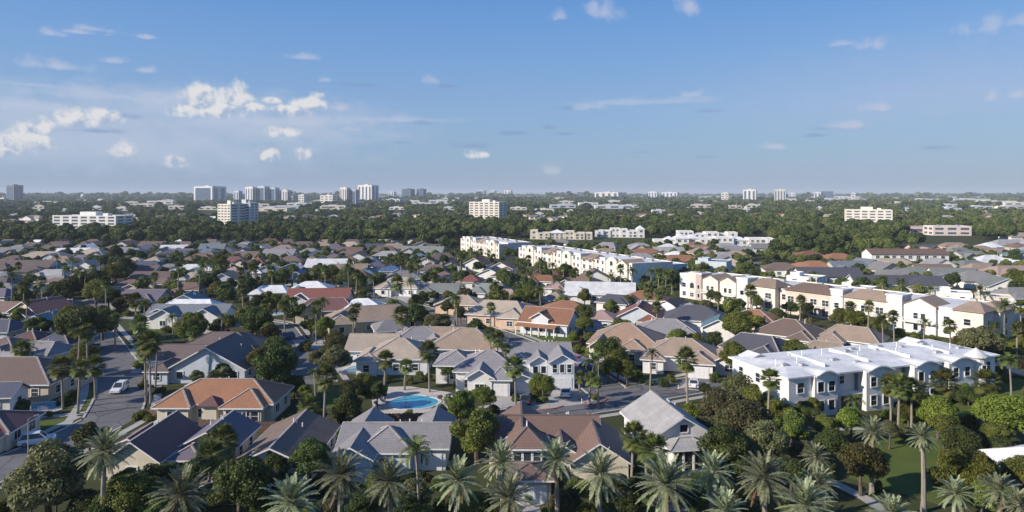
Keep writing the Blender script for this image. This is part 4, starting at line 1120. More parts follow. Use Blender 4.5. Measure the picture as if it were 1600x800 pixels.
for k in range(10):
    x = 2 + k * 4.4; y = pr.choice((5.5, 9.3)); z = z0 + .75; mb = MB(); mb.tube([(x, y, z - .3), (x, y, z + .8)], [.09, .09], 6); mb.build('vent_pipe', PIPE, ap)
for x in (2, 40):
    roof_wing(rf, None, None, wl, W(x, x + 3.6, DEP - 2.5, DEP + .3, HH + .05, 'gable', 'y', 18, ov=.3, z0=HH - .3), 3)
wl.build('wall', wallm(APW), ap); rf.build('roof', roofm('white'), ap); tr.build('fascia', TRIM, ap)
occ(AX, AY, rz, -.5, LEN + .5, -1.5, DEP + 1)
reg(ap, AX + 23 * math.cos(rz), AY + 23 * math.sin(rz), 24, 'white apartment building')

# ------------------------------------------------------------------ two-storey motel block with balcony and long white flats
BANDG = plain('far_windows', (.11, .13, .16), .25, .2); FGLASS = plain('far_glass', (.075, .115, .18), .12, .25)
def block(name, px0, px1, pyb, ht, depth, wallc, roofc, label, lm, rot=0, cat='building', floors=2, fin=0, glass=.5, par=.5, style='slab'):
    s = (pyb - HOR) / CAMH; y = FOC / s; x0 = (px0 - 800) / s; x1 = (px1 - 800) / s
    L = x1 - x0
    h = thing(name, label, cat, (x0, y, 0), R(rot))
    L = L / max(.6, math.cos(R(rot)))
    bd, gl, rf, gl2 = MB(), MB(), MB(), MB()
    fh = ht / floors
    gl.box(.15, L - .15, .15, depth - .15, 0, ht - .3, top=False)
    if style in ('vert', 'frame', 'glass'):
        for k in range(floors):
            z = (k + 1) * fh - .25
            if style != 'vert' or k % 3 == 2: gl2.box(.05, L - .05, .05, depth - .05, z, z + .35, bottom=True, top=False)
        bd.box(-.1, L + .1, -.1, depth + .1, ht - (4.5 if style != 'glass' else .6), ht + par, bottom=True, top=False); bd.box(-.05, L + .05, -.05, depth + .05, 0, fh * .8, top=False)
        n = fin or 3
        if style == 'frame': cols = [(0, L * .08), (L * .92, L)]
        elif style == 'glass': cols = [(L * .49, L * .51)]
        else: cols = [(k * L / n - (L / n * .27 if k else 0), k * L / n + (L / n * .27 if k < n else 0)) for k in range(n + 1)]
        for q, (a, b) in enumerate(cols):
            bd.box(a, b, -.3, .3, 0, ht + .01 * q, top=False); bd.box(a, b, depth - .3, depth + .3, 0, ht + .01 * q, top=False)
        for xx in (-.3, L - .3):
            for q in range(3): v = depth * q / 2; bd.box(xx, xx + .6, max(0, v - depth * .12), min(depth, v + depth * .12), 0, ht - .1 * q, top=False)
    for k in range(floors + 1 if style == 'slab' else 0):
        z = k * fh
        zz0, zz1 = (z - fh * (1 - glass) * .5, z + fh * (1 - glass) * .5)
        if k == 0: zz0 = 0; zz1 = fh * (1 - glass) * .6
        if k == floors: zz1 = ht + par
        bd.box(0, L, 0, depth, zz0, zz1, bottom=True, top=(k < floors))
    n = fin or max(2, int(L / 9))
    for k in range(n + 1 if style == 'slab' else 0):
        u = k * L / n; w = L / n * .16
        bd.box(max(0, u - w) + .01 * k, min(L, u + w) + .011 * k, -.05, depth * .1, 0, ht); bd.box(max(0, u - w), min(L, u + w), depth * .9, depth + .05, 0, ht)
    for q in range(3 if style == 'slab' else 0):
        v = depth * q / 2; bd.box(-.05, L * .02, max(0, v - depth * .08), min(depth, v + depth * .08), 0, ht); bd.box(L * .98, L + .05, max(0, v - depth * .08), min(depth, v + depth * .08), 0, ht)
    rf.face([(0.02, .02, ht + par - .4), (L - .02, .02, ht + par - .4), (L - .02, depth - .02, ht + par - .4), (.02, depth - .02, ht + par - .4)])
    bd.build('wall', wallm(wallc), h); gl.build('window_bands', BANDG if style == 'slab' else FGLASS, h); gl2.build('floor_lines', plain('spandrel', (.20, .22, .25), .5, .1), h); rf.build('roof', roofm(roofc), h)
    if ht > 9:
        mb = MB(); mb.box(L * .35, L * .6, depth * .3, depth * .7, ht, ht + par + 3.2); mb.build('plant_room', wallm(wallc), h)
        mb = MB(); mb.box(L * .7, L * .78, depth * .35, depth * .6, ht, ht + par + 1.8); mb.build('plant_room', wallm(wallc), h)
    else:
        for k in range(max(1, int(L / 16))):
            mb = MB(); u = L * (k + .5) / max(1, int(L / 16)); mb.box(u, u + 2, depth * .4, depth * .6, ht, ht + par + .9); mb.build('rooftop_unit', METAL, h)
    occ(x0, y, R(rot), 0, L, 0, depth)
    reg(h, x0 + L / 2 * math.cos(R(rot)), y + L / 2 * math.sin(R(rot)), L / 2, lm)
    return h
WW = (.74, .73, .70)
mo = house(*G(1362, 416), -3, [W(0, 38, 0, 11, 6.0, 'gable', 'x', 22)], 'redbrown', WHITE, 'long two-storey white block with red-brown roof and balcony railing by the right woods', 'brown-roofed motel', near=3, nwin=0, name='motel_block', cat='motel')
balcony(mo, 1, 37, 0, 3.0, 1.6)
for k in range(9): put_window(mo, 3 + k * 4, -.01, 4.6, 'f', 1.8, 1.7, False)
for k in range(9): put_window(mo, 3 + k * 4, -.01, 1.5, 'f', 1.8, 1.7, False)
fl = random.Random(8)
def flats(px0, px1, pyb, hh, label, lm=None, rot=-6, wall=WHITE):
    (x0, y0) = G(px0, pyb); L = (px1 - px0) * y0 / FOC; ws = []; x = 0
    while x < L - 3:
        w = min(fl.uniform(6, 12), L - x); yo = fl.choice((0, .8, 1.6, -.8)); ws.append(W(x, x + w, yo, 12 + fl.uniform(0, 4), hh + fl.choice((-1.2, 0, 0, .7)), fl.choice(('flat', 'flat', 'flat', 'hip')), 'x', 20, win=True)); x += w
    h = house(x0, y0, rot, ws, 'white', wall, label, lm, near=3, nwin=26, name='flats', cat='flats', fascia=False, winw=(1.6, 1.5))
flats(1022, 1115, 388, 6.6, 'nearer left block of long white flats in front of the right woods', 'long white flats')
flats(1118, 1208, 389, 6.8, 'nearer right block of long white flats with a blue-shaded end wall')
flats(1060, 1150, 376, 6.4, 'white flat-roofed flats behind the long white flats')
flats(828, 925, 374, 6.4, 'long low white flats behind the far end of the long cream townhouse row', None, -5, CREAM)
flats(930, 1006, 371, 6.8, 'white flats with shaded right end behind the townhouse rows', None, -5)
block('condo_block', 82, 192, 366, 17.0, 22, WW, 'white', 'six-storey white condominium with curved blue-glass bays among trees at left', 'six-storey white condominium', -10, 'condominium', 6, 7, .6)
block('condo_tower', 340, 364, 362, 27, 22, (.74, .69, .60), 'white', 'cream balconied half of the pair of condominium towers in the left woods', 'cream balconied condo tower', -22, 'tower', 10, 4, .45)
block('condo_tower', 364, 391, 361, 28, 22, WW, 'white', 'white half with blue glass of the pair of condominium towers in the left woods', None, 0, 'tower', 10, 2, .6)
block('condo_tower', 733, 780, 349, 27, 26, (.76, .70, .61), 'white', 'beige ten-storey condominium standing alone in the woods at the centre', 'central beige condominium', -22, 'tower', 9, 6, .5)
block('condo_tower', 1321, 1380, 354, 19, 30, (.74, .70, .62), 'white', 'long beige six-storey condominium alone in the woods at right', 'long beige condominium', -24, 'tower', 6, 6, .45)
flats(-6, 36, 361, 7.5, 'pale flats cut by the left edge beside the six-storey white condominium', None, -8)
flats(40, 80, 357, 8, 'cream flats just left of the six-storey white condominium', None, -8, CREAM)
block('school', 1458, 1514, 368, 8, 18, (.72, .63, .59), 'white', 'pink flat-roofed school building beside the right edge woods', 'pink school building', -6, 'school', 2)
block('school_wing', 1425, 1460, 365, 6, 20, (.62, .48, .45), 'pink', 'low pink wing left of the pink school building', None, -10, 'school wing', 1)
SKY = """
10 34 322 290 .16,.17,.20 8 3 dark grey tower alone at the far left skyline
0 11 322 310 .70,.68,.66 3 2 low white block left of the dark grey tower
303 351 330 292 .66,.68,.70 11 5 broad blue-glass tower in a white frame on the left skyline
383 402 322 293 .72,.71,.69 10 3 white tower, left third of a three-part skyline complex
402 420 322 292 .52,.58,.62 10 3 glass tower in the middle of a three-part skyline complex
420 436 322 294 .40,.46,.52 10 3 grey tower at right of a three-part skyline complex
437 456 322 298 .60,.58,.58 8 3 grey-white block right of the three-part skyline complex
446 465 325 307 .40,.42,.46 6 3 shorter dark block in front of the grey-white skyline block
365 378 318 299 .50,.56,.62 5 2 small pale block between the two large left skyline complexes
531 547 320 294 .70,.66,.60 8 3 slim cream tower left of the tall white striped tower
547 560 320 297 .42,.44,.48 7 2 grey tower squeezed between the slim cream and the tall striped tower
559 591 322 290 .74,.71,.66 11 4 tall white tower with dark vertical bays on the skyline
628 648 316 296 .06,.08,.12 6 2 left dark-blue glass block of two on the skyline
651 666 316 296 .06,.08,.12 6 2 right dark-blue glass block of two on the skyline
607 619 312 300 .50,.55,.60 4 2 small pale block left of the two dark-blue glass blocks
745 760 312 298 .45,.52,.60 5 2 bluish block on the skyline above the beige central condominium
766 776 312 298 .50,.56,.62 5 2 slim bluish block right of another on the central skyline
788 801 312 298 .70,.70,.70 5 2 white block on the central skyline
900 921 314 299 .36,.36,.40 5 3 red-grey block on the skyline right of centre
929 975 315 301 .70,.66,.62 4 4 broad cream block on the skyline right of centre
1013 1029 313 300 .72,.72,.72 5 3 white slatted block on the right skyline
1034 1063 313 301 .70,.71,.73 4 4 long white block among the right skyline
1127 1140 318 302 .70,.66,.58 5 2 cream slab tower on the right skyline
1161 1184 318 297 .70,.69,.66 7 3 white tower with shaded right side on the right skyline
1210 1230 318 297 .58,.56,.52 7 4 grey-beige round-looking tower on the right skyline
1232 1244 314 302 .62,.62,.64 4 2 pale block right of the grey-beige tower
1272 1284 314 301 .66,.66,.68 4 2 pale block left of the blue-glass block on the right skyline
1283 1304 314 299 .22,.28,.38 5 3 blue-glass block on the right skyline
1330 1337 313 302 .70,.68,.66 3 1 small white tower far right on the skyline
466 480 318 305 .66,.62,.56 4 2 cream low block left of the slim cream tower
500 530 320 306 .66,.62,.58 4 3 low cream block beside the slim cream tower
590 640 322 312 .50,.54,.60 2 5 long blue-roofed low block right of the tall striped tower
600 625 328 318 .70,.70,.72 3 3 white block in front of the long blue-roofed low block
"""
STY = {303: 'frame', 402: 'frame', 420: 'frame', 628: 'glass', 651: 'glass', 1283: 'glass', 10: 'frame', 446: 'glass', 547: 'frame', 745: 'frame', 900: 'frame'}
for line in SKY.strip().split('\n'):
    p = line.split(None, 7)
    x0, x1, pb, pt = (float(v) for v in p[:4]); col = tuple(float(v) for v in p[4].split(','))
    pb = min(pb, 319) if pb > 321 else pb
    s = (pb - HOR) / CAMH; ht = CAMH - (pt - HOR) / s
    L = (x1 - x0) / s
    block('skyline_tower' if ht > 40 else 'skyline_block', x0, x0 + (x1 - x0) * .75, pb, ht, L * .56, col, 'pgrey', p[7], None, -25, 'tower' if ht > 40 else 'office block', int(p[5]), int(p[6]), .5, par=2.0, style=STY.get(int(x0), 'vert' if ht > 50 else 'slab'))
# low pale sheds and shops scattered between the far trees
rr = random.Random(21)
SHEDS = [(100, 330, 10), (150, 328, 20), (225, 323, 30), (60, 326, 18), (250, 319, 40), (262, 316, 22), (275, 327, 24), (10, 352, 30), (45, 347, 40), (30, 356, 40), (320, 358, 26), (205, 352, 30), (468, 322, 40), (400, 324, 40), (440, 327, 50), (495, 318, 50),
         (420, 330, 60), (520, 326, 40), (690, 310, 50), (720, 314, 60), (660, 322, 30), (690, 318, 40), (640, 318, 30), (810, 328, 26), (880, 325, 40), (885, 319, 26), (850, 331, 30), (920, 322, 30), (960, 326, 60), (985, 324, 26), (1000, 313, 40), (1060, 312, 120),
         (1020, 313, 60), (1110, 313, 30), (1170, 312, 70), (1150, 326, 20), (1240, 311, 30), (1310, 311, 30), (1340, 315, 30), (1400, 314, 40), (1450, 315, 40), (1520, 316, 60), (1560, 318, 60), (1590, 321, 40), (1440, 308, 60), (1500, 308, 60), (1540, 309, 50), (1590, 310, 30),
         (1380, 310, 40), (1415, 330, 16), (1230, 316, 30), (1265, 318, 16), (1490, 331, 30), (560, 320, 24), (740, 320, 30), (830, 312, 40), (870, 310, 40), (940, 313, 30), (325, 328, 30), (330, 346, 18), (205, 320, 20), (1178, 325, 24), (1050, 341, 16), (1090, 343, 16), (1130, 342, 20), (1180, 340, 20), (1160, 350, 20),
         (452, 344, 20), (480, 342, 22), (500, 346, 24), (470, 350, 26), (520, 343, 18), (440, 350, 16), (535, 349, 20), (560, 347, 16), (585, 346, 24), (595, 343, 16), (650, 342, 18), (620, 339, 16), (820, 342, 20), (840, 344, 24), (860, 347, 24), (880, 345, 22), (830, 352, 30), (870, 353, 24), (905, 350, 18), (935, 347, 16), (810, 356, 26), (848, 358, 24)]
SHEDS0 = list(SHEDS)
for _k in range(150):
    py_ = 314 + 38 * rr.random() ** 1.3; px_ = rr.uniform(5, 1600)
    if py_ > 338 and px_ > 720 and py_ > 346: continue
    if any(abs(px_ - a) < (c + 20) * .7 and abs(py_ - b) < 4 for a, b, c in SHEDS): continue
    if any(l < px_ < r_ and t < py_ < b_ for l, t, r_, b_ in ((75, 330, 200, 372), (296, 300, 400, 372), (725, 312, 800, 356), (1312, 320, 1402, 360), (376, 300, 470, 330), (525, 300, 600, 330))): continue
    SHEDS.append((px_, py_, rr.uniform(9, 26) * (1 + (py_ < 326) * .8)))
for _k in range(46): SHEDS.append((rr.uniform(380, 1600), rr.uniform(308.5, 313), rr.uniform(8, 34)))
for i, (px, py, wp) in enumerate(SHEDS):
    y = FOC / ((py - HOR) / CAMH); x = (px - 800) * y / FOC
    L = wp * y / FOC; dp = max(10, L * rr.uniform(.3, .6)); ht = min(26, max(6, rr.uniform(4.0, 6.0) * y / FOC))
    if py > 338: # far houses among the woods
        rc = rr.choice(('terracotta', 'redbrown', 'tan', 'pgrey', 'brown', 'white', 'bluegrey', 'cream'))
        house(x, y, rr.uniform(-25, 25), [W(-L / 2, L / 2, 0, max(9, L * .5), 4.5, 'hip', 'x', 24), W(-L / 4, L / 4, -4, 5, 4.3, 'gable', 'y', 24)], rc, rr.choice((WHITE, CREAM, TANW)), None, None, near=4, fascia=False, desc=ROOFW[rc] + '-roofed far house in woods', group='far houses in the woods')
        continue
    h = thing('shed', None, 'low building', (x - L / 2, y, 0), R(rr.uniform(-6, 6)), 'low pale buildings among the far trees')
    c = rr.choice(((.74, .74, .74), (.70, .68, .62), (.66, .60, .52), (.60, .63, .66)))
    wl, rf, gl = MB(), MB(), MB(); wl.box(0, L, 0, dp, 0, ht, top=False); wl.box(L * .3, L * .6, dp * .3, dp * .7, ht - .5, ht + 1.5)
    rf.face([(0, 0, ht - .02), (L, 0, ht - .02), (L, dp, ht - .02), (0, dp, ht - .02)])
    n = min(3, max(2, int(L / 12)))
    for k in range(n): gl = MB(); gl.box(L * (k + .2) / n, L * (k + .8) / n, -.1, .1, ht * .25, ht * .6, bottom=True); gl.build('window_band', GLASS, h)
    wl.build('wall', wallm(c), h); rf.build('roof', roofm(rr.choice(('white', 'white', 'pgrey', 'bluegrey'))), h)
    occ(x - L / 2, y, 0, 0, L, 0, dp)
    reg(h, x, y, L / 2, None, {(.74, .74, .74): 'long low white building', (.70, .68, .62): 'long low cream building', (.66, .60, .52): 'long low beige building', (.60, .63, .66): 'long low pale-grey building'}[c])
# water tank ball and masts on the horizon
x, y = G(130, 318); t = thing('water_tank', 'white round water tank above the far-left trees', 'water tank', (x, y, 0))
mb = MB(); r0 = 5; n = 12
prof = [(2.2, 0), (2.0, 22), (4.5, 25), (9, 30), (9.5, 33), (8, 38), (4, 41), (0.1, 42)]
for (ra, za), (rb, zb) in zip(prof, prof[1:]):
    for k in range(n):
        a, b = 2 * math.pi * k / n, 2 * math.pi * (k + 1) / n
        mb.face([(ra * math.cos(a), ra * math.sin(a), za), (ra * math.cos(b), ra * math.sin(b), za), (rb * math.cos(b), rb * math.sin(b), zb), (rb * math.cos(a), rb * math.sin(a), zb)])
mb.build('tank', wallm(WW), t); reg(t, x, y, 5, None)
for px, pb, pt, lab in ((74, 318, 297, 'thin radio mast on the far-left horizon'), (829, 312, 297, 'thin radio mast on the horizon right of centre'), (174, 318, 300, 'faint thin mast at left horizon')):
    x, y = G(px, pb); ht = CAMH - (pt - HOR) * y / FOC
    t = thing('radio_mast', lab, 'mast', (x, y, 0)); mb = MB(); mb.tube([(0, 0, 0), (0, 0, ht)], [1.2, .5], 5); mb.build('mast', METAL, t)
    mb = MB(); mb.box(-1.6, 1.6, -.8, .8, ht * .8, ht * .83, bottom=True); mb.build('antenna', METAL, t); reg(t, x, y, 1, None)

# ------------------------------------------------------------------ houses filling the estate behind the listed ones
fr = random.Random(99)
def near_house(x, y, m):
    for o, hx, hy, hw, lm, ds in REG:
        if abs(hx - x) < 60 and abs(hy - y) < 40:
            if math.hypot(hx - x, (hy - y)) < m + hw * .55: return True
    return False
PALET = ['dbrown', 'dbrown', 'brown', 'brown', 'slate', 'grey', 'dbrown', 'lavgrey', 'tan', 'redbrown', 'mauve', 'mauve', 'pgrey', 'white', 'bluegrey', 'navy', 'navy', 'maroon', 'maroon', 'greygreen', 'purple', 'brown', 'white', 'terracotta']
HTY = {'hip': 'hip-roofed', 'gable': 'gabled'}
def filler(xa, ya, ang, n0, n1, stepx, stepy, ok, pal, jit=2.0, m=9):
    c, s = math.cos(R(ang)), math.sin(R(ang)); cnt = 0
    for j in range(n1):
        for i in range(n0):
            u = i * stepx + (stepx * .4 if j % 2 else 0) + fr.uniform(-jit, jit); v = j * stepy + fr.uniform(-jit, jit)
            x, y = xa + u * c - v * s, ya + u * s + v * c
            if y < 150: continue
            px, py = P(x, y, 3)
            if not (-40 < px < 1640) or not ok(px, py, x, y): continue
            if hit(x, y, 5.5) or near_house(x, y, m) or on_road(x, y, 6): continue
            kind = fr.choice(('hip', 'hip', 'gable')); rc = fr.choice(pal); wc = fr.choice((WHITE, CREAM, TANW, BLUEW, PEACHW, GREYW))
            w = fr.uniform(11, 17); rot = ang * 0 + fr.uniform(-14, 14)
            house(x, y - 4, rot, simple_wings(w, fr.uniform(9, 11), kind, 2, fr), rc, wc, None, None, near=3 if y > 260 else 2, nwin=3, desc='%s %s house, %s walls' % (ROOFW[rc], HTY[kind], WN[wc]), group='houses filling the estate')
            cnt += 1
    return cnt
left_ok = lambda px, py, x, y: px < 712 + (py - 380) * .0 and 378 < py < 560 and not (px > 640 and py > 470)
n1 = filler(-420, 190, 2, 24, 12, 19.5, 25, left_ok, PALET, )
mid_ok = lambda px, py, x, y: 700 < px < 1060 and 425 < py < 500 and py > 395 + (px - 700) * .17
n2 = filler(-60, 190, -35, 14, 10, 19, 24, mid_ok, PALET)
right_ok = lambda px, py, x, y: px > 1180 and 402 < py < 470 and py < 385 + (px - 1060) * .16 or (px > 1400 and 384 < py < 405)
n3 = filler(120, 180, -8, 22, 16, 20, 26, right_ok, ['tan', 'brown', 'greygreen', 'grey', 'pgrey', 'white', 'slate', 'white', 'cream'])
mid2_ok = lambda px, py, x, y: 830 < px < 1200 and 383 < py < 412 and py < 372 + (px - 800) * .16
n4 = filler(0, 300, -30, 20, 14, 21, 27, mid2_ok, ['white', 'pgrey', 'tan', 'lavgrey', 'terracotta', 'pink'])
print('fillers', n1, n2, n3, n4)
# ------------------------------------------------------------------ pools
def water_mat():
    m, N, b = newmat('pool_water')
    t = N.n('ShaderNodeTexCoord'); v = t.outputs['Object']
    f = N.ramp(N.noise(v, .6, 4, .6), .3, .7)
    N.l(N.mix(f, (.03, .30, .42, 1), (.06, .40, .50, 1)), b.inputs['Base Color'])
    b.inputs['Roughness'].default_value = .06
    bp = N.n('ShaderNodeBump'); bp.inputs['Strength'].default_value = .25; bp.inputs['Distance'].default_value = .03
    N.l(N.noise(v, 3.5, 3, .5), bp.inputs['Height']); N.l(bp.outputs[0], b.inputs['Normal'])
    return m
M_WATER = water_mat(); M_DECK = concrete_mat('pool_deck', (.56, .50, .44)); M_COPE = concrete_mat('pool_coping', (.60, .58, .55))
def pool(name, px, py, rx, ry, rot, label, lm, deck=None, wob=.1, seed=0):
    x, y = G(px, py); r_ = random.Random(seed)
    h = thing(name, label, 'swimming pool', (x, y, 0), R(rot))
    n = 28
    def ring(k, z): return [((rx + k) * math.cos(a) * (1 + wob * math.sin(2 * a + seed)), (ry + k) * math.sin(a) * (1 + wob * math.cos(3 * a + seed)), z) for a in [2 * math.pi * i / n for i in range(n)]]
    w, cp = MB(), MB()
    w.face(ring(.02, .10)); w.build('water', M_WATER, h)
    a, b = ring(0, .16), ring(.55, .16); c = ring(.55, 0); d = ring(0, .02)
    for i in range(n):
        j = (i + 1) % n
        cp.face([a[i], b[i], b[j], a[j]]); cp.face([b[i], c[i], c[j], b[j]]); cp.face([a[j], d[j], d[i], a[i]])
    cp.build('coping', M_COPE, h)
    if deck:
        mb = MB(); poly = [G(*p) for p in deck][::-1]
        mb.prism([(q[0], q[1]) for q in poly], 0, .075); struct('pool_deck', mb, [M_DECK])
    occ(x, y, 0, -rx - 1.5, rx + 1.5, -ry - 1.5, ry + 1.5)
    reg(h, x, y, rx, lm)
    return h
pool('swimming_pool', 647, 629.5, 4.0, 3.9, 0, 'large turquoise pool on a pale deck left of the white villa', 'large turquoise pool', [(577, 606), (640, 604), (720, 616), (722, 634), (690, 645), (640, 648), (585, 645)], .06, 1)
pool('swimming_pool', 557, 577.5, 1.9, 2.8, 0, 'tiny turquoise pool at the left corner of the cream-tiled house', 'tiny turquoise pool', [(535, 571), (575, 570), (580, 583), (530, 586)], .05, 2)
pool('swimming_pool', 63, 637, 3.0, 2.6, 8, 'shaded dark-teal pool beside the small navy-roofed pool house', 'pool at the left edge', [(25, 628), (85, 627), (98, 640), (60, 650), (20, 649)], .06, 3)
pool('swimming_pool', 436, 490, 2.4, 2.4, 0, 'small shaded green pool left of the dark maroon hip-roofed house', None, None, .06, 4)
# garden bed with pale rocks on the deck, loungers, parasol
x, y = G(698, 622)
h = thing('rock_garden', 'oval bed of grey rocks at the right end of the large pool deck', 'rock garden', (x, y, .08))
mb = MB(); mb.prism([(1.7 * math.cos(a), 1.5 * math.sin(a)) for a in [2 * math.pi * k / 14 for k in range(14)]], 0, .15); mb.build('soil', plain('bed_soil', (.05, .045, .035), .95, .4), h)
rk = random.Random(4)
for k in range(9):
    a = rk.uniform(0, 6.28); q = rk.uniform(.2, 1.3); s_ = rk.uniform(.18, .42); mb = MB()
    n = 6; top = [(q * math.cos(a) + s_ * .5 * math.cos(t) * rk.uniform(.6, 1), q * math.sin(a) + s_ * .5 * math.sin(t) * rk.uniform(.6, 1)) for t in [2 * math.pi * i / n for i in range(n)]]
    bot = [(q * math.cos(a) + s_ * math.cos(t), q * math.sin(a) + s_ * math.sin(t)) for t in [2 * math.pi * i / n for i in range(n)]]
    for i in range(n):
        j = (i + 1) % n; mb.face([(*bot[i], .1), (*bot[j], .1), (*top[j], .15 + s_), (*top[i], .15 + s_)])
    mb.face([(*p, .15 + s_) for p in top]); mb.build('rock', plain('garden_rock', (.40, .39, .37), .9, .4), h)
reg(h, x, y, 1.6, None)
def lounger(px, py, rz, label):
    x, y = G(px, py); h = thing('sun_lounger', label, 'sun lounger', (x, y, .08), R(rz), 'sun loungers by the large pool')
    c = plain('lounger_fabric', (.22, .30, .38), .8, .2)
    mb = MB(); mb.box(-.32, .32, -.9, .35, .30, .38, bottom=True); mb.build('seat', c, h)
    mb = MB(); mb.beam((0, .33, .36), (0, .95, .85), .64, .07); mb.build('backrest', c, h)
    for a in (-.28, .28):
        for b in (-.8, .3): mb = MB(); mb.tube([(a, b, 0), (a, b, .3)], [.03, .03], 5); mb.build('leg', TRIM, h)
    reg(h, x, y, .6, None)
lounger(592, 637, 60, 'blue-grey sun lounger at the left end of the large pool, the nearer of two'); lounger(601, 631, 75, 'blue-grey sun lounger at the left end of the large pool, the farther of two')
# ------------------------------------------------------------------ fences
M_WOOD = plain('fence_boards', (.12, .075, .055), .85, .35, 4)
def fence(pts, ht, label, mat, lm=None, board=.3):
    x0, y0 = pts[0]; h = thing('fence', label, 'fence', (x0, y0, 0))
    pb, ps = MB(), MB()
    for (ax, ay), (bx, by) in zip(pts, pts[1:]):
        d = Vector((bx - ax, by - ay)); L = d.length; d.normalize(); n = max(1, int(L / board))
        for k in range(n):
            a = Vector((ax - x0, ay - y0)) + d * (L * k / n); b = a + d * (L / n * .93); q = Vector((-d.y, d.x)) * .03
            z = ht + .04 * math.sin(k * 2.7)
            pb.prism([tuple(a - q), tuple(b - q), tuple(b + q), tuple(a + q)], .05, z)
        m = max(1, int(L / 2.4))
        for k in range(m + 1):
            a = Vector((ax - x0, ay - y0)) + d * (L * k / m) + Vector((-d.y, d.x)) * .09
            mb = MB(); mb.box(a.x - .06, a.x + .06, a.y - .06, a.y + .06, 0, ht + .1); mb.build('post', mat, h)
    pb.build('boards', mat, h)
    reg(h, sum(p[0] for p in pts) / len(pts), sum(p[1] for p in pts) / len(pts), 5, lm)
fence([G(598, 662), G(665, 661)], 1.6, 'brown board fence between the large pool and the lavender-grey tiled house', M_WOOD)
fence([G(402, 676), G(455, 676), G(512, 673)], 1.7, 'dark board fence right of the orange-tiled bungalow', M_WOOD)
fence([G(310, 670), G(400, 674)], 1.5, 'dark board fence in front of the orange-tiled bungalow', M_WOOD)
fence([G(862, 548), G(905, 541), G(912, 533)], 1.2, 'low dark fence at the far end of the chalet lawn', M_WOOD)
fence([G(225, 655), G(300, 660)], 1.6, 'dark board fence behind the dark maroon gabled house', M_WOOD)
# ------------------------------------------------------------------ cars
def paint(name, col):
    if name in _mc: return _mc[name]
    m, N, b = newmat(name)
    b.inputs['Base Color'].default_value = c4(col); b.inputs['Roughness'].default_value = .3; b.inputs['Coat Weight'].default_value = .6
    _mc[name] = m; return m
TYRE = plain('tyre', (.02, .02, .02), .9, .2); RIM = plain('rim', (.5, .5, .52), .3, .1, metal=.8)
HEAD = plain('headlight', (.75, .75, .78), .15, .05); TAIL = plain('tail_light', (.30, .02, .02), .2, .1)
def car(x, y, rz, col, cname, label, kind='suv', lm=None, group=None):
    h = thing('parked_car', label, 'car', (x, y, .03), R(rz), group)
    Ht = 1.72 if kind == 'suv' else 1.45
    # side profile (y along length, front at -y), lofted with inset at the roof
    low = [(-2.25, .35), (-2.3, .75), (-2.05, .95), (-1.15, 1.05), (2.1, 1.08), (2.28, .8), (2.25, .35)]
    mb = MB()
    w = .92
    sec = [(-2.25, .42, .78, .80), (-2.2, .32, .86, .86), (-1.2, .30, 1.02, .92), (0, .30, 1.04, .93), (1.6, .30, 1.06, .92), (2.2, .34, 1.0, .86), (2.28, .45, .85, .80)]
    rings = [[(-ww, yy, zl), (-ww * 1.0, yy, zl + (zh - zl) * .55), (-ww * .93, yy, zh), (ww * .93, yy, zh), (ww, yy, zl + (zh - zl) * .55), (ww, yy, zl)] for yy, zl, zh, ww in sec]
    for a, b in zip(rings, rings[1:]):
        for k in range(6):
            j = (k + 1) % 6; mb.face([a[k], b[k], b[j], a[j]])
    mb.face(rings[0]); mb.face(rings[-1][::-1])
    # cabin roof
    yr0, yr1 = (-.35, 1.75) if kind == 'suv' else (-.2, 1.1)
    yb0, yb1 = (-1.15, 2.15) if kind == 'suv' else (-1.1, 1.75)
    a = [(-.84, yb0, 1.0), (.84, yb0, 1.0), (.84, yb1, 1.03), (-.84, yb1, 1.03)]; b = [(-.66, yr0, Ht), (.66, yr0, Ht), (.66, yr1, Ht), (-.66, yr1, Ht)]
    mb.face(b)
    for k in range(4):     # pillars
        p, q = Vector(a[k]), Vector(b[k]); mb.beam(p, q, .1, .1)
    mb.build('body', paint('paint_' + cname, col), h)
    gl = MB()
    for k in range(4):
        j = (k + 1) % 4; s_ = .985
        gl.face([a[k], a[j], tuple(Vector(b[j]) - Vector((0, 0, .05))), tuple(Vector(b[k]) - Vector((0, 0, .05)))])
    gl.build('windows', GLASS, h)
    for sx in (-1, 1):
        mb = MB(); mb.box(sx * .62 - .2, sx * .62 + .2, -2.29, -2.2, .62, .78, bottom=True); mb.build('headlight', HEAD, h)
        mb = MB(); mb.box(sx * .68 - .14, sx * .68 + .14, 2.2, 2.31, .7, .9, bottom=True); mb.build('tail_light', TAIL, h)
        for yy in (-1.4, 1.4):
            mb = MB(); mb.tube([(sx * .75, yy, .33), (sx * .95, yy, .33)], [.33, .33], 12); wh = mb.build('wheel', TYRE, h)
            mb = MB(); mb.tube([(sx * .94, yy, .33), (sx * .965, yy, .33)], [.19, .19], 10); mb.build('rim', RIM, wh)
    reg(h, x, y, 1.0, lm)
    return h
car(*G(187, 612), 8, (.75, .75, .76), 'white', 'white car driving towards us on the left street', lm='white car on the left street')
car(*G(446, 530), -60, (.03, .08, .25), 'blue', 'dark blue car parked at the dead end left of the long tan house')
car(*G(903, 569), 35, (.35, .02, .03), 'red', 'red car at the kerb right of the twin-gabled corner villa')
car(*G(918, 574), 40, (.12, .14, .35), 'violet', 'blue-violet car with pale bonnet beside the red car')
car(*G(58, 694), 118, (.62, .66, .72), 'silver', 'pale silver car parked by the lamp post at lower left')
car(*G(786, 440), 70, (.75, .75, .76), 'white', 'white car parked between the dark gabled roofs in front of the long cream townhouses', 'suv')
car(*G(1556, 580), 75, (.02, .06, .16), 'navy', 'dark navy car just right of the white apartment building', 'suv')
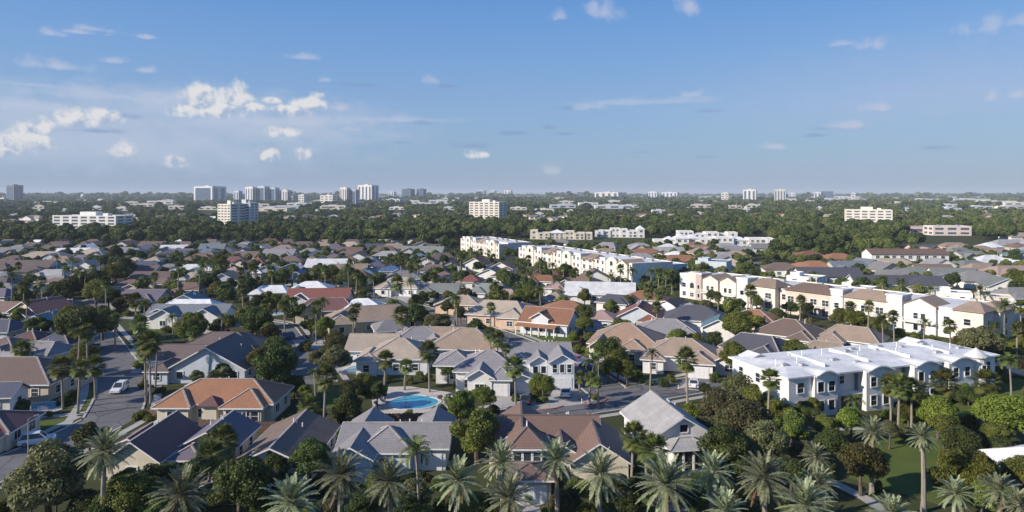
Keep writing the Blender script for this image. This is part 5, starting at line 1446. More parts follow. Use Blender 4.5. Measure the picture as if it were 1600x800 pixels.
car(*G(1588, 589), 80, (.03, .04, .07), 'black', 'black car at the right edge beyond the white apartment building')
car(*G(1452, 632), 70, (.66, .67, .68), 'silver', 'silver car half hidden by shrubs before the apartment turret')
car(*G(1555, 552), 60, (.06, .06, .07), 'black', 'dark car beside the large bush at the townhouse corner')
car(*G(585, 466), 75, (.05, .05, .06), 'black', 'dark car on the drive right of the long brick-red roof')
car(*G(165, 471), 70, (.66, .67, .68), 'silver', 'pale car parked left of the purple gabled house')
car(*G(1358, 447), 60, (.72, .72, .72), 'white', 'white car behind the brown townhouse roof')
car(*G(1402, 455), 60, (.60, .61, .63), 'silver', 'silver car on the garage road behind the townhouse tower')
car(*G(823, 629), 170, (.05, .05, .06), 'black', 'black car on the drive between the two white villas')
car(*G(884, 618), 175, (.60, .61, .63), 'silver', 'silver car before the twin-gabled corner villa garage', 'sedan')
car(*G(1084, 604), 165, (.75, .75, .76), 'white', 'white car on the drive of the tan-tiled corner house', 'sedan')
car(*G(236, 550), 80, (.60, .61, .63), 'silver', 'silver car on the drive left of the pale-blue gabled house', 'sedan')
car(*G(240, 579), 82, (.12, .13, .15), 'charcoal', 'charcoal car on the drive below the pale-blue gable')
car(*G(652, 467), 60, (.75, .75, .76), 'white', 'white car on the open drive left of the beige hip roof')
car(*G(352, 524), 85, (.30, .04, .04), 'red', 'dark red car behind the big dark-roofed house', 'sedan')
car(*G(1046, 776), 10, (.55, .57, .60), 'silver', 'silver car on the drive of the light grey porch house', 'sedan')
car(*G(150, 547), 25, (.05, .08, .18), 'blue', 'dark blue car at the left kerb of the left street', 'sedan')
car(*G(742, 511), 50, (.60, .61, .63), 'silver', 'silver car on the diagonal road behind the white villas', 'sedan')
# ------------------------------------------------------------------ lamp posts, hydrant-like pieces
def lamp(px, py, ht, rz, label):
    x, y = G(px, py); h = thing('street_lamp', label, 'street lamp', (x, y, 0), R(rz), 'street lamps')
    mb = MB(); mb.tube([(0, 0, 0), (0, 0, ht * .5), (0, 0, ht)], [.10, .08, .06], 8); mb.tube([(0, 0, 0), (0, 0, .5)], [.16, .14], 8); mb.build('pole', METAL, h)
    mb = MB(); mb.tube([(0, 0, ht - .05), (.3, 0, ht + .15), (.9, 0, ht + .22)], [.05, .045, .04], 6); mb.build('arm', METAL, h)
    mb = MB(); mb.box(.75, 1.35, -.13, .13, ht + .14, ht + .27, bottom=True); mb.build('lamp_head', METAL, h)
    reg(h, x, y, .5, 'lamp post')
lamp(44, 718, 5.5, 60, 'grey street lamp at the kerb of the corner road at lower left')
lamp(230, 620, 6.0, 180, 'street lamp on the right side of the left street near the white car')
lamp(1072, 612, 6, 200, 'street lamp on the right pavement of the cross road')
lamp(680, 505, 6, 200, 'street lamp on the diagonal road right of the long tan house')
lamp(935, 612, 5.5, 20, 'street lamp at the corner lawn of the twin-gabled villa')
# mail boxes by the drives
def mailbox(px, py, label):
    x, y = G(px, py); h = thing('mailbox', label, 'mailbox', (x, y, 0), 0, 'mailboxes'); mb = MB(); mb.box(-.06, .06, -.06, .06, 0, 1.0); mb.build('post', TRIM, h)
    mb = MB(); mb.box(-.14, .14, -.26, .26, 1.0, 1.18); mb.tube([(0, -.26, 1.16), (0, .26, 1.16)], [.14, .14], 8); mb.build('box', plain('mailbox_black', (.04, .04, .05), .5), h); reg(h, x, y, .3, None)
mailbox(1060, 609, 'black mailbox at the tan-tiled corner house drive'); mailbox(909, 631, 'black mailbox beside the twin-gabled corner villa drive')
# ------------------------------------------------------------------ foliage
def leafm(name, ca, cb, trans=.25, scale=.6):
    m, N, b = newmat(name)
    oi = N.n('ShaderNodeObjectInfo'); t = N.n('ShaderNodeTexCoord')
    at = N.n('ShaderNodeAttribute'); at.attribute_name = 'leaf_rnd'
    f = N.noise(t.outputs['Object'], 1.6, 3, .6)
    f = N.ramp(f, .35, .65)
    f = N.m('ADD', N.m('MULTIPLY', f, .45), N.m('MULTIPLY', at.outputs['Fac'], .55))
    c = N.mix(f, c4(ca), c4(cb))
    c = N.mix(N.m('GREATER_THAN', at.outputs['Fac'], 1.5), c, (.17, .115, .06, 1))
    h = N.n('ShaderNodeHueSaturation'); N.l(c, h.inputs['Color'])
    N.l(N.m('MULTIPLY_ADD', oi.outputs['Random'], .7, .65), h.inputs['Value'])
    N.l(N.m('MULTIPLY_ADD', oi.outputs['Random'], .05, .465), h.inputs['Hue'])
    N.l(h.outputs[0], b.inputs['Base Color'])
    b.inputs['Roughness'].default_value = .55
    b.inputs['Specular IOR Level'].default_value = .25
    tr = N.n('ShaderNodeBsdfTranslucent'); hs = N.n('ShaderNodeHueSaturation'); N.l(h.outputs[0], hs.inputs['Color']); hs.inputs['Value'].default_value = 1.3; hs.inputs['Hue'].default_value = .485
    N.l(hs.outputs[0], tr.inputs['Color'])
    mx = N.n('ShaderNodeMixShader'); mx.inputs[0].default_value = trans
    N.l(b.outputs[0], mx.inputs[1]); N.l(tr.outputs[0], mx.inputs[2])
    out = [n for n in m.node_tree.nodes if n.type == 'OUTPUT_MATERIAL'][0]
    N.l(mx.outputs[0], out.inputs['Surface'])
    return m
LEAF = dict(dark=leafm('leaf_dark', (.030, .052, .013), (.098, .130, .034)), mid=leafm('leaf_mid', (.055, .086, .015), (.200, .225, .048)), olive=leafm('leaf_olive', (.066, .078, .030), (.205, .210, .095)),
            lime=leafm('leaf_lime', (.085, .120, .016), (.200, .235, .040)), bronze=leafm('leaf_bronze', (.045, .045, .014), (.105, .092, .026)),
            date=leafm('leaf_date', (.075, .100, .048), (.345, .375, .225), .10), fan=leafm('leaf_fan', (.045, .072, .018), (.140, .170, .046), .2))
LEAFW = dict(dark='dark green', mid='green', olive='olive-grey', lime='yellow-green', bronze='bronze-green')
BARK = plain('bark', (.11, .085, .065), .95, .4, 3); PBARK = plain('palm_bark', (.25, .22, .185), .95, .3, 5)
def fast_mesh(name, V, F, mats, rnd=None, uvs=False):
    me = bpy.data.meshes.new(name)
    V = np.asarray(V, np.float32); F = np.asarray(F, np.int32)
    nf, k = F.shape
    me.vertices.add(len(V)); me.vertices.foreach_set('co', V.ravel())
    me.loops.add(nf * k); me.loops.foreach_set('vertex_index', F.ravel())
    me.polygons.add(nf); me.polygons.foreach_set('loop_start', np.arange(0, nf * k, k, dtype=np.int32)); me.polygons.foreach_set('loop_total', np.full(nf, k, np.int32))
    if rnd is not None:
        a = me.attributes.new('leaf_rnd', 'FLOAT', 'FACE'); a.data.foreach_set('value', np.asarray(rnd, np.float32))
    for m in mats: me.materials.append(m)
    me.update(calc_edges=True)
    return me
def crown_mesh(seed, nclump, nleaf, leaf, flat=.8, spread=.62, name='crown', droop=0):
    g = np.random.default_rng(seed)
    C = []; Rr = []
    for i in range(nclump):
        th = g.uniform(0, 2 * np.pi); zz = g.uniform(-.55, 1.0); q = np.sqrt(max(0, 1 - zz * zz)) if zz > 0 else 1
        rr_ = spread * g.uniform(.45, 1.12)
        C.append((np.cos(th) * q * rr_, np.sin(th) * q * rr_, zz * flat * spread * g.uniform(.8, 1.1))); Rr.append(g.uniform(.20, .42))
    C.append((0, 0, .05)); Rr.append(.45)
    C = np.array(C); Rr = np.array(Rr)
    p = Rr ** 2; p /= p.sum()
    idx = g.choice(len(C), nleaf, p=p)
    d = g.normal(size=(nleaf, 3)); d /= np.linalg.norm(d, axis=1)[:, None]
    rad = Rr[idx] * (1 - .55 * g.random(nleaf) ** 2.2)
    P_ = C[idx] + d * rad[:, None] * np.array([1, 1, .85])
    keep = P_[:, 2] > -.62
    P_, d, idx = P_[keep], d[keep], idx[keep]
    n = len(P_)
    nr = d * .8 + g.normal(size=(n, 3)) * .7 + np.array([0, 0, .25]); nr /= np.linalg.norm(nr, axis=1)[:, None]
    u = np.cross(nr, g.normal(size=(n, 3))); u /= np.linalg.norm(u, axis=1)[:, None]
    w = np.cross(nr, u)
    s = leaf * g.uniform(.55, 1.25, n)[:, None]
    V = np.stack([P_ - u * s - w * s * .5, P_ + u * s * .9 - w * s * .6, P_ + u * s * 1.1 + w * s * .5, P_ - u * s * .8 + w * s * .6], 1).reshape(-1, 3)
    F = np.arange(n * 4).reshape(-1, 4)
    cl = g.random(len(C))
    return fast_mesh(name, V, F, [LEAF['mid']], np.clip(cl[idx] * .6 + g.random(n) * .4, 0, 1))
CROWN_N = [crown_mesh(100 + i, 20 + 3 * i, 15000, .037, .78 + .06 * (i % 3), .66) for i in range(6)]
CROWN_M = [crown_mesh(200 + i, 15 + 2 * i, 3200, .075, .80, .64) for i in range(5)]
SHRUB_N = [crown_mesh(300 + i, 14, 3600, .060, .8, .6, 'shrub') for i in range(4)]
CROWN_F = [crown_mesh(400 + i, 10, 620, .14, .75, .62) for i in range(5)]
CROWN_FF = [crown_mesh(450 + i, 7, 110, .28, .62, .62) for i in range(4)]
_trunk = {}
def trunk_mesh(ratio, seed):
    key = (round(ratio * 2) / 2, seed % 3)
    if key in _trunk: return _trunk[key]
    q = random.Random(seed % 3 + 70); L = max(.8, key[0]); mb = MB()
    mb.tube([(0, 0, -L), (.03, .02, -L * .5), (.0, .03, -.15), (.03, 0, .2)], [.085, .06, .05, .03], 7)
    for k in range(5):
        a = q.uniform(0, 6.28); z0 = q.uniform(-.5, -.05) if L > .8 else -.2
        mb.tube([(0, .02, z0), (.22 * math.cos(a), .22 * math.sin(a), z0 + .22), (.52 * math.cos(a), .52 * math.sin(a), z0 + .42)], [.036, .026, .012], 5)
    me = mb.mesh('trunk', [BARK]); _trunk[key] = me
    return me
NT_ = [0]
def tree(x, y, r, hc, col='mid', label=None, near=True, lm=None, zs=None, kind='tree'):
    i = NT_[0]; NT_[0] += 1
    q = random.Random(i * 13 + 5)
    h = thing('tree', label, 'tree', (x, y, 0), q.uniform(0, 6.28), 'broadleaf trees')
    me = (CROWN_N if near else CROWN_M)[i % (6 if near else 5)]
    o = link('crown', me, h, (0, 0, hc), q.uniform(0, 6.28), (r * q.uniform(.95, 1.08), r * q.uniform(.92, 1.05), r * (zs or q.uniform(.82, 1.08))))
    o.material_slots[0].link = 'OBJECT'; o.material_slots[0].material = LEAF[col]
    link('trunk', trunk_mesh(hc / r, i), h, (0, 0, hc), 0, r)
    sz = r / (1 if near else 1)
    szw = 'small' if r < 2.0 else ('broad' if r > 4.2 else '')
    reg(h, x, y, r, lm, (szw + ' ' + LEAFW[col] + ' tree').strip())
    FOOT.append((x, y, r))
    return h
def shrub(x, y, r, col='mid', label=None, zs=.9):
    i = NT_[0]; NT_[0] += 1; q = random.Random(i * 7 + 1)
    o = link('shrub', SHRUB_N[i % 4], None, (x, y, r * zs * .55), q.uniform(0, 6.28), (r * q.uniform(.9, 1.25), r * q.uniform(.85, 1.1), r * zs))
    o.material_slots[0].link = 'OBJECT'; o.material_slots[0].material = LEAF[col]
    tag(o, label, 'shrub', 'garden shrubs')
    reg(o, x, y, r, None, (('low ' if r < 1.2 else 'large ' if r > 2.2 else '') + LEAFW[col] + ' shrub'))
    return o
def tree_px(px, py, rp, hc, col='mid', label=None, lm=None, zs=None):
    s = (py - HOR) / (CAMH - hc)
    hc = min(hc, rp / s * 1.02 + .9)
    s = (py - HOR) / (CAMH - hc); y = FOC / s; x = (px - 800) / s
    return tree(x, y, rp / s, hc, col, label, True if rp / s * s * .64 > 7 else False, lm, zs)
def shrub_px(px, py, rp, col='mid', label=None):
    s = (py + rp * .5 - HOR) / CAMH; y = FOC / s; x = (px - 800) / s
    return shrub(x, y, rp / s, col, label)
# ---------------------------------------------------------------- palms
def frond_geo(g, L, arch, az_, el0, nl, lw, ll, V, F, RN, twist=.5):
    n = nl
    pts = []; p = np.zeros(3); e = el0
    st = L / n
    dirh = np.array([np.cos(az_), np.sin(az_), 0])
    for i in range(n + 1):
        pts.append(p.copy())
        d = dirh * np.cos(e) + np.array([0, 0, np.sin(e)])
        p = p + d * st; e -= arch / n * (1.6 * i / n + .2)
    pts = np.array(pts)
    side0 = np.array([-np.sin(az_), np.cos(az_), 0])
    rn = g.random()
    b = len(V)
    for i in range(n):      # midrib
        w = .045 * (1 - i / n) + .012
        k = len(V); V.extend([pts[i] - side0 * w, pts[i] + side0 * w, pts[i + 1] + side0 * w * .8, pts[i + 1] - side0 * w * .8]); F.append((k, k + 1, k + 2, k + 3)); RN.append(.9)
    for i in range(2, n):
        t = i / n; d = pts[min(i + 1, n)] - pts[i - 1]; d /= np.linalg.norm(d)
        upv = np.cross(d, side0) * -1
        if upv[2] < 0 and abs(d[2]) < .9: upv = -upv
        l = ll * (math.sin(math.pi * min(1, t * .85 + .18)) * .75 + .3) * g.uniform(.85, 1.1)
        for sg in (-1, 1):
            v = side0 * sg * g.uniform(.75, 1) + d * g.uniform(.65, 1.0) + upv * g.uniform(.05, .45) ; v /= np.linalg.norm(v)
            v2 = v + np.array([0, 0, -.35]); v2 /= np.linalg.norm(v2)
            wv = np.cross(v, upv); wv /= max(1e-6, np.linalg.norm(wv)); wv = wv * lw * .5
            a = pts[i]; m_ = a + v * l * .55; z = m_ + v2 * l * .45
            k = len(V); V.extend([a - wv, a + wv, m_ + wv, m_ - wv]); F.append((k, k + 1, k + 2, k + 3)); RN.append(min(1, rn * .6 + g.random() * .4))
            k = len(V); V.extend([m_ - wv, m_ + wv, z + wv * .15, z - wv * .15]); F.append((k, k + 1, k + 2, k + 3)); RN.append(min(1, rn * .6 + g.random() * .4))
def date_fronds(seed, nf=76, L=3.35):
    g = np.random.default_rng(seed); V, F, RN = [], [], []
    for i in range(nf):
        t = (i + .5) / nf
        el0 = 1.46 - 2.45 * t ** 1.05 + g.normal() * .14
        k0 = len(RN)
        frond_geo(g, L * g.uniform(.85, 1.08) * (1 - .12 * (t < .25)), g.uniform(.35, .9) * (1 if el0 > -.3 else .5), i * 2.39996 + g.normal() * .15, el0, 24, .085, .44, V, F, RN)
        if el0 < -.85 and g.random() < .6: RN[k0:] = [2.0] * (len(RN) - k0)
    return fast_mesh('fronds', V, F, [LEAF['date']], RN)
def queen_fronds(seed, nf=22, L=2.9):
    g = np.random.default_rng(seed); V, F, RN = [], [], []
    for i in range(nf):
        t = (i + .5) / nf
        frond_geo(g, L * g.uniform(.8, 1.1), g.uniform(1.6, 2.5), i * 2.39996 + g.normal() * .2, 1.3 - 1.4 * t, 18, .10, .75, V, F, RN)
    return fast_mesh('fronds', V, F, [LEAF['fan']], RN)
def fan_fronds(seed, nf=34, L=1.15, skirt=8):
    g = np.random.default_rng(seed); V, F, RN = [], [], []
    for i in range(nf + skirt):
        t = (i + .5) / nf
        a = i * 2.39996 + g.normal() * .2
        el0 = 1.45 - 1.9 * t if i < nf else -1.0 + g.normal() * .2
        d = np.array([np.cos(a) * np.cos(el0), np.sin(a) * np.cos(el0), np.sin(el0)]); sd_ = np.array([-np.sin(a), np.cos(a), 0]); upv = np.cross(d, sd_) * -1
        if upv[2] < 0: upv = -upv
        Lp = L * g.uniform(.75, 1.05); tip = d * Lp; k = len(V)
        V.extend([-sd_ * .03, sd_ * .03, tip + sd_ * .03, tip - sd_ * .03]); F.append((k, k + 1, k + 2, k + 3)); RN.append(.9)
        ns = 15; Lf = g.uniform(.85, 1.1); rn = g.random() * .75 if i < nf else 2.0
        for j in range(ns):
            b = (j / (ns - 1) - .5) * 3.6
            v = d * np.cos(b) + sd_ * np.sin(b) + upv * .12; v /= np.linalg.norm(v)
            wv = np.cross(v, upv); wv /= max(1e-6, np.linalg.norm(wv)); ln = Lf * (1 - .25 * abs(b) / 1.8)
            m_ = tip + v * ln * .6; dr = v + np.array([0, 0, -.6]); dr /= np.linalg.norm(dr); z = m_ + dr * ln * .45
            k = len(V); V.extend([tip - wv * .02, tip + wv * .02, m_ + wv * .085, m_ - wv * .085]); F.append((k, k + 1, k + 2, k + 3)); RN.append(min(1, rn + g.random() * .3))
            k = len(V); V.extend([m_ - wv * .085, m_ + wv * .085, z + wv * .01, z - wv * .01]); F.append((k, k + 1, k + 2, k + 3)); RN.append(min(1, rn + g.random() * .3))
    return fast_mesh('fronds', V, F, [LEAF['fan']], RN)
PF = dict(date=[date_fronds(1), date_fronds(2), date_fronds(3, 64), date_fronds(4, 84, 3.5), date_fronds(11, 58, 3.1), date_fronds(12, 74)], queen=[queen_fronds(5), queen_fronds(6), queen_fronds(7, 18)], fan=[fan_fronds(8), fan_fronds(9), fan_fronds(10, 28, 1.0)])
def palm_trunk(seed, r0, bend, rough):
    q = random.Random(seed); mb = MB(); n = 16; pts = []; rad = []
    for k in range(n + 1):
        t = k / n; pts.append((bend * t * t, bend * .4 * math.sin(t * 2), t)); rad.append(r0 * (1.25 - .45 * t + .35 * max(0, .12 - t) / .12 + (rough if k % 2 else 0)))
    rad[-2] *= 1.25; rad[-1] *= 1.4
    # radii are set in metres, the height is scaled per palm
    mb.tube(pts, rad, 7)
    return mb.mesh('trunk', [PBARK])
PT = dict(date=[palm_trunk(1, .24, .2, .03), palm_trunk(2, .24, -.2, .03)], queen=[palm_trunk(3, .14, .4, .008), palm_trunk(4, .13, -.35, .008)], fan=[palm_trunk(5, .17, .3, .012), palm_trunk(6, .16, -.2, .012)])
NP_ = [0]
PW = dict(date='silvery date palm', queen='feather palm', fan='fan palm')
def palm(x, y, ht, kind='fan', sc=1.0, label=None, lm=None):
    i = NP_[0]; NP_[0] += 1; q = random.Random(i * 31 + 2)
    h = thing('palm_tree', label, 'palm tree', (x, y, 0), q.uniform(-.5, .5), 'palm trees')
    tm = PT[kind][i % 2]; link('trunk', tm, h, (0, 0, 0), 0, (1, 1, ht))
    bx = {'date': .2, 'queen': .4, 'fan': .3}[kind] if i % 2 == 0 else {'date': -.2, 'queen': -.35, 'fan': -.2}[kind]
    link('fronds', PF[kind][i % len(PF[kind])], h, (bx, bx * .4 * math.sin(2), ht), q.uniform(0, 6.28), sc * q.uniform(.93, 1.07))
    reg(h, x, y, sc * 1.6, lm, ('tall ' if ht > 8.5 else 'short ' if ht < 4.5 else '') + PW[kind])
    FOOT.append((x, y, .8))
    return h
def palm_px(px, py, ht, kind='fan', rp=None, label=None):
    s = (py - HOR) / (CAMH - ht); base = {'date': 3.0, 'queen': 2.5, 'fan': 1.75}[kind]
    sc = (rp / s / base) if rp else 1.0
    return palm((px - 800) / s, FOC / s, ht, kind, sc, label)
# foreground date palms
for px, py, rp, ht in ((280, 775, 52, 8.2), (458, 785, 46, 7.6), (530, 743, 46, 8.0), (611, 752, 40, 7.4), (712, 752, 44, 8.2), (786, 722, 40, 8.6), (793, 780, 44, 7.4), (871, 718, 40, 8.0), (936, 742, 44, 7.8), (1043, 757, 50, 7.6), (1111, 738, 42, 7.8), (1196, 746, 42, 8.0),
                       (160, 706, 40, 9.0), (1262, 790, 46, 7.0), (1130, 799, 40, 6.4), (1398, 806, 40, 6.0), (1272, 714, 27, 7.0), (1280, 756, 32, 6.4), (1362, 676, 26, 7.5), (1443, 682, 25, 8.6), (1490, 772, 30, 6.0), (1562, 766, 30, 6.5), (1590, 790, 30, 6.5), (1192, 608, 0, 0)):
    if rp: palm_px(px, py, ht, 'date', rp * .98)
for px, py, rp, ht in ((655, 704, 30, 8.5), (987, 682, 22, 7.5), (1022, 702, 27, 6.5), (325, 712, 26, 6.5), (352, 688, 26, 6.0), (1200, 592, 17, 8.5), (1392, 600, 19, 7.2), (1404, 604, 18, 7.4), (1424, 606, 19, 7.0), (1441, 608, 16, 5.6), (1478, 599, 23, 7.2), (1537, 597, 21, 8.0), (1580, 565, 19, 7.4), (1332, 627, 16, 4.0),
                       (98, 574, 20, 7.0), (122, 576, 17, 7.5), (149, 572, 17, 6.0), (121, 521, 16, 9.5), (137, 519, 15, 9.5), (216, 506, 15, 9.0), (235, 535, 22, 10.5), (223, 476, 15, 11), (213, 470, 13, 10), (243, 528, 16, 9.5), (228, 548, 17, 9), (506, 590, 19, 8.6), (494, 583, 12, 7), (600, 562, 16, 7.5), (671, 549, 17, 7.5), (632, 572, 12, 4.5),
                       (629, 492, 16, 8.0), (619, 442, 13, 9.5), (806, 573, 19, 8.5), (1016, 553, 14, 8.0), (1074, 562, 18, 7.6), (921, 592, 12, 4.5), (935, 597, 10, 4.5), (905, 590, 10, 4.0), (1010, 705, 16, 5), (345, 495, 10, 7), (271, 497, 11, 6), (40, 473, 10, 8), (1397, 494, 11, 7), (1443, 504, 11, 7), (1485, 509, 12, 7), (1175, 460, 9, 6.5), (1122, 463, 8, 6), (766, 480, 9, 7), (714, 470, 9, 7), (776, 530, 14, 8),
                       (767, 522, 12, 6.5), (788, 545, 10, 7.0), (445, 478, 10, 7.5), (1040, 430, 10, 8), (1050, 428, 9, 7.4), (1250, 470, 9, 7), (1330, 480, 10, 7)):
    if (px, py) in ((1478, 599), (806, 573), (1392, 600), (98, 574), (1537, 597)): k = 'fan'
    else: k = 'fan' if (px * 7 + py) % 3 else 'queen'
    palm_px(px, py, ht, k, rp)
for px, py, ht in ((17, 432, 12), (66, 440, 11), (36, 448, 9), (166, 440, 12), (278, 418, 11), (380, 452, 9), (240, 432, 9), (545, 418, 11), (556, 428, 10), (585, 436, 9), (652, 412, 9), (720, 400, 9), (640, 420, 8), (845, 455, 8), (880, 418, 8), (865, 416, 8.5), (843, 408, 9), (900, 425, 8), (920, 430, 8), (970, 420, 8), (750, 393, 8), (765, 395, 8), (735, 390, 8), (715, 392, 8), (300, 520, 5), (180, 500, 7), (30, 545, 6), (45, 545, 5.5),
                   (480, 635, 3.5), (345, 590, 4), (925, 565, 5), (1240, 555, 5), (1255, 553, 5)):
    palm_px(px, py, ht, 'queen' if px % 2 else 'fan', None)
# listed broadleaf trees: x, y, radius in photo pixels, crown-centre height, colour
for px, py, rp, hc, col in ((76, 742, 66, 6.0, 'olive'), (140, 684, 32, 6, 'dark'), (205, 770, 46, 5, 'mid'), (130, 790, 30, 3.5, 'dark'), (372, 762, 56, 5.2, 'dark'), (343, 698, 36, 5, 'mid'), (486, 714, 42, 5.4, 'dark'), (745, 678, 47, 6.5, 'mid'), (1128, 698, 44, 5.5, 'dark'), (1132, 634, 36, 6.5, 'olive'), (1165, 655, 40, 6.5, 'olive'), (1155, 612, 34, 6, 'olive'), (1195, 690, 42, 5.5, 'olive'),
                            (1235, 665, 34, 5, 'mid'), (1215, 640, 24, 4.5, 'lime'), (1330, 655, 26, 4.8, 'lime'), (1345, 722, 42, 5.2, 'bronze'), (1300, 690, 30, 5, 'dark'), (1255, 705, 26, 4.5, 'olive'), (1290, 665, 22, 3.5, 'mid'), (1390, 672, 20, 3.5, 'olive'), (1465, 642, 34, 4.2, 'lime'), (1475, 665, 26, 3.6, 'mid'), (1500, 690, 34, 5, 'dark'), (1530, 735, 38, 5.5, 'lime'), (1500, 725, 36, 5.0, 'mid'), (1575, 648, 46, 4.5, 'lime'), (1545, 640, 26, 3.6, 'lime'),
                            (1565, 700, 24, 4, 'dark'), (1595, 735, 30, 5, 'mid'), (1535, 775, 30, 4.5, 'mid'), (1470, 600, 0, 0, 'mid'), (430, 574, 42, 6.5, 'dark'), (408, 560, 24, 6, 'mid'), (523, 560, 30, 6, 'olive'), (130, 508, 38, 8, 'dark'), (110, 498, 26, 7.5, 'mid'), (160, 502, 30, 8, 'dark'), (60, 510, 22, 5, 'dark'), (100, 508, 18, 4.5, 'mid'), (24, 508, 14, 4, 'dark'), (553, 612, 24, 4.5, 'dark'), (545, 632, 26, 4.2, 'dark'), (590, 612, 20, 4, 'dark'),
                            (565, 598, 20, 3, 'mid'), (640, 615, 0, 0, 'mid'), (755, 618, 22, 4.2, 'mid'), (848, 600, 22, 4.6, 'mid'), (700, 580, 14, 2.4, 'dark'), (348, 585, 22, 4.2, 'dark'), (910, 490, 20, 5.5, 'mid'), (913, 505, 16, 4.5, 'mid'), (1036, 513, 15, 4.8, 'mid'), (1150, 505, 26, 6.5, 'mid'), (1165, 498, 18, 6, 'mid'), (1145, 555, 26, 5.2, 'mid'), (965, 565, 26, 4.8, 'mid'), (950, 575, 18, 4, 'dark'), (980, 578, 16, 3.6, 'mid'),
                            (1270, 565, 0, 0, 'mid'), (1085, 530, 14, 3.5, 'mid'), (1115, 530, 16, 3.6, 'dark'), (650, 470, 14, 5, 'mid'), (660, 465, 12, 4.5, 'dark'), (700, 478, 14, 4, 'dark'), (720, 490, 12, 3.6, 'dark'), (545, 430, 22, 7, 'dark'), (520, 428, 18, 7, 'mid'), (560, 438, 18, 6.5, 'dark'), (495, 424, 14, 6, 'mid'), (430, 436, 16, 5.5, 'dark'), (440, 430, 14, 5.5, 'mid'), (475, 435, 12, 5, 'dark'), (110, 450, 22, 8, 'dark'), (125, 440, 18, 8, 'dark'), (150, 455, 24, 8, 'mid'), (150, 435, 18, 7.5, 'dark'),
                            (180, 425, 22, 8, 'mid'), (195, 415, 20, 8, 'dark'), (103, 455, 16, 8, 'bronze'), (85, 450, 14, 5.5, 'dark'), (180, 395, 14, 7.5, 'dark'), (170, 462, 20, 7, 'dark'), (325, 440, 18, 7, 'dark'), (340, 450, 16, 6.5, 'mid'), (275, 450, 12, 5, 'mid'), (355, 452, 12, 4, 'mid'), (340, 410, 18, 7, 'mid'), (300, 452, 0, 0, 'mid'), (400, 500, 30, 6, 'dark'), (385, 490, 20, 5.5, 'mid'), (405, 470, 16, 5, 'dark'), (432, 468, 14, 5, 'mid'), (420, 515, 18, 4.5, 'mid'), (30, 492, 14, 5, 'mid'),
                            (1340, 500, 22, 4.0, 'mid'), (1312, 494, 16, 3.6, 'mid'), (1370, 506, 18, 3.6, 'mid'), (1530, 535, 36, 4.5, 'olive'), (1505, 537, 20, 3.6, 'mid'), (1235, 480, 14, 4.5, 'dark'), (1260, 482, 14, 4.2, 'dark'), (1215, 492, 16, 3.6, 'dark'), (1090, 445, 10, 4.5, 'mid'), (1110, 460, 10, 4.5, 'dark'), (1182, 470, 12, 4, 'mid'), (1155, 475, 12, 3.6, 'mid'), (775, 452, 14, 4.5, 'dark'), (825, 460, 20, 6, 'mid'), (810, 462, 14, 5.5, 'mid'), (882, 424, 16, 6.5, 'mid'), (980, 470, 12, 4.5, 'mid'), (955, 478, 14, 4.5, 'mid'),
                            (930, 455, 0, 0, 'mid'), (500, 560, 20, 5.2, 'olive'), (1240, 545, 20, 4, 'mid'), (1225, 550, 14, 3.4, 'mid'), (715, 622, 0, 0, 'mid'), (1590, 436, 20, 5.5, 'mid'), (1320, 436, 0, 0, 'mid'), (1420, 408, 0, 0, 'mid'), (1270, 632, 14, 2.8, 'mid'), (225, 440, 0, 0, 'mid'), (500, 645, 14, 3, 'mid'), (460, 600, 18, 4, 'dark'), (475, 612, 14, 3, 'mid'), (1105, 755, 30, 3.6, 'dark'), (430, 725, 26, 4, 'dark'), (310, 735, 30, 4, 'dark'), (1000, 760, 26, 3.2, 'dark'), (890, 778, 26, 2.8, 'dark'), (640, 790, 26, 2.6, 'dark'), (560, 790, 24, 2.6, 'dark'),
                            (1235, 740, 34, 4.6, 'dark'), (1310, 745, 0, 0, 'dark'), (1165, 730, 26, 4.2, 'dark'), (1260, 640, 20, 3.6, 'dark'), (1180, 625, 30, 5.5, 'mid'), (1140, 660, 30, 5.6, 'olive'), (1100, 665, 22, 4.6, 'olive'), (1560, 675, 24, 4, 'mid'), (1420, 640, 22, 3.2, 'mid'), (1440, 622, 18, 3, 'dark'), (1505, 775, 26, 4, 'dark'), (1580, 780, 26, 4, 'mid')):
    if rp: tree_px(px, py, rp, hc, col)
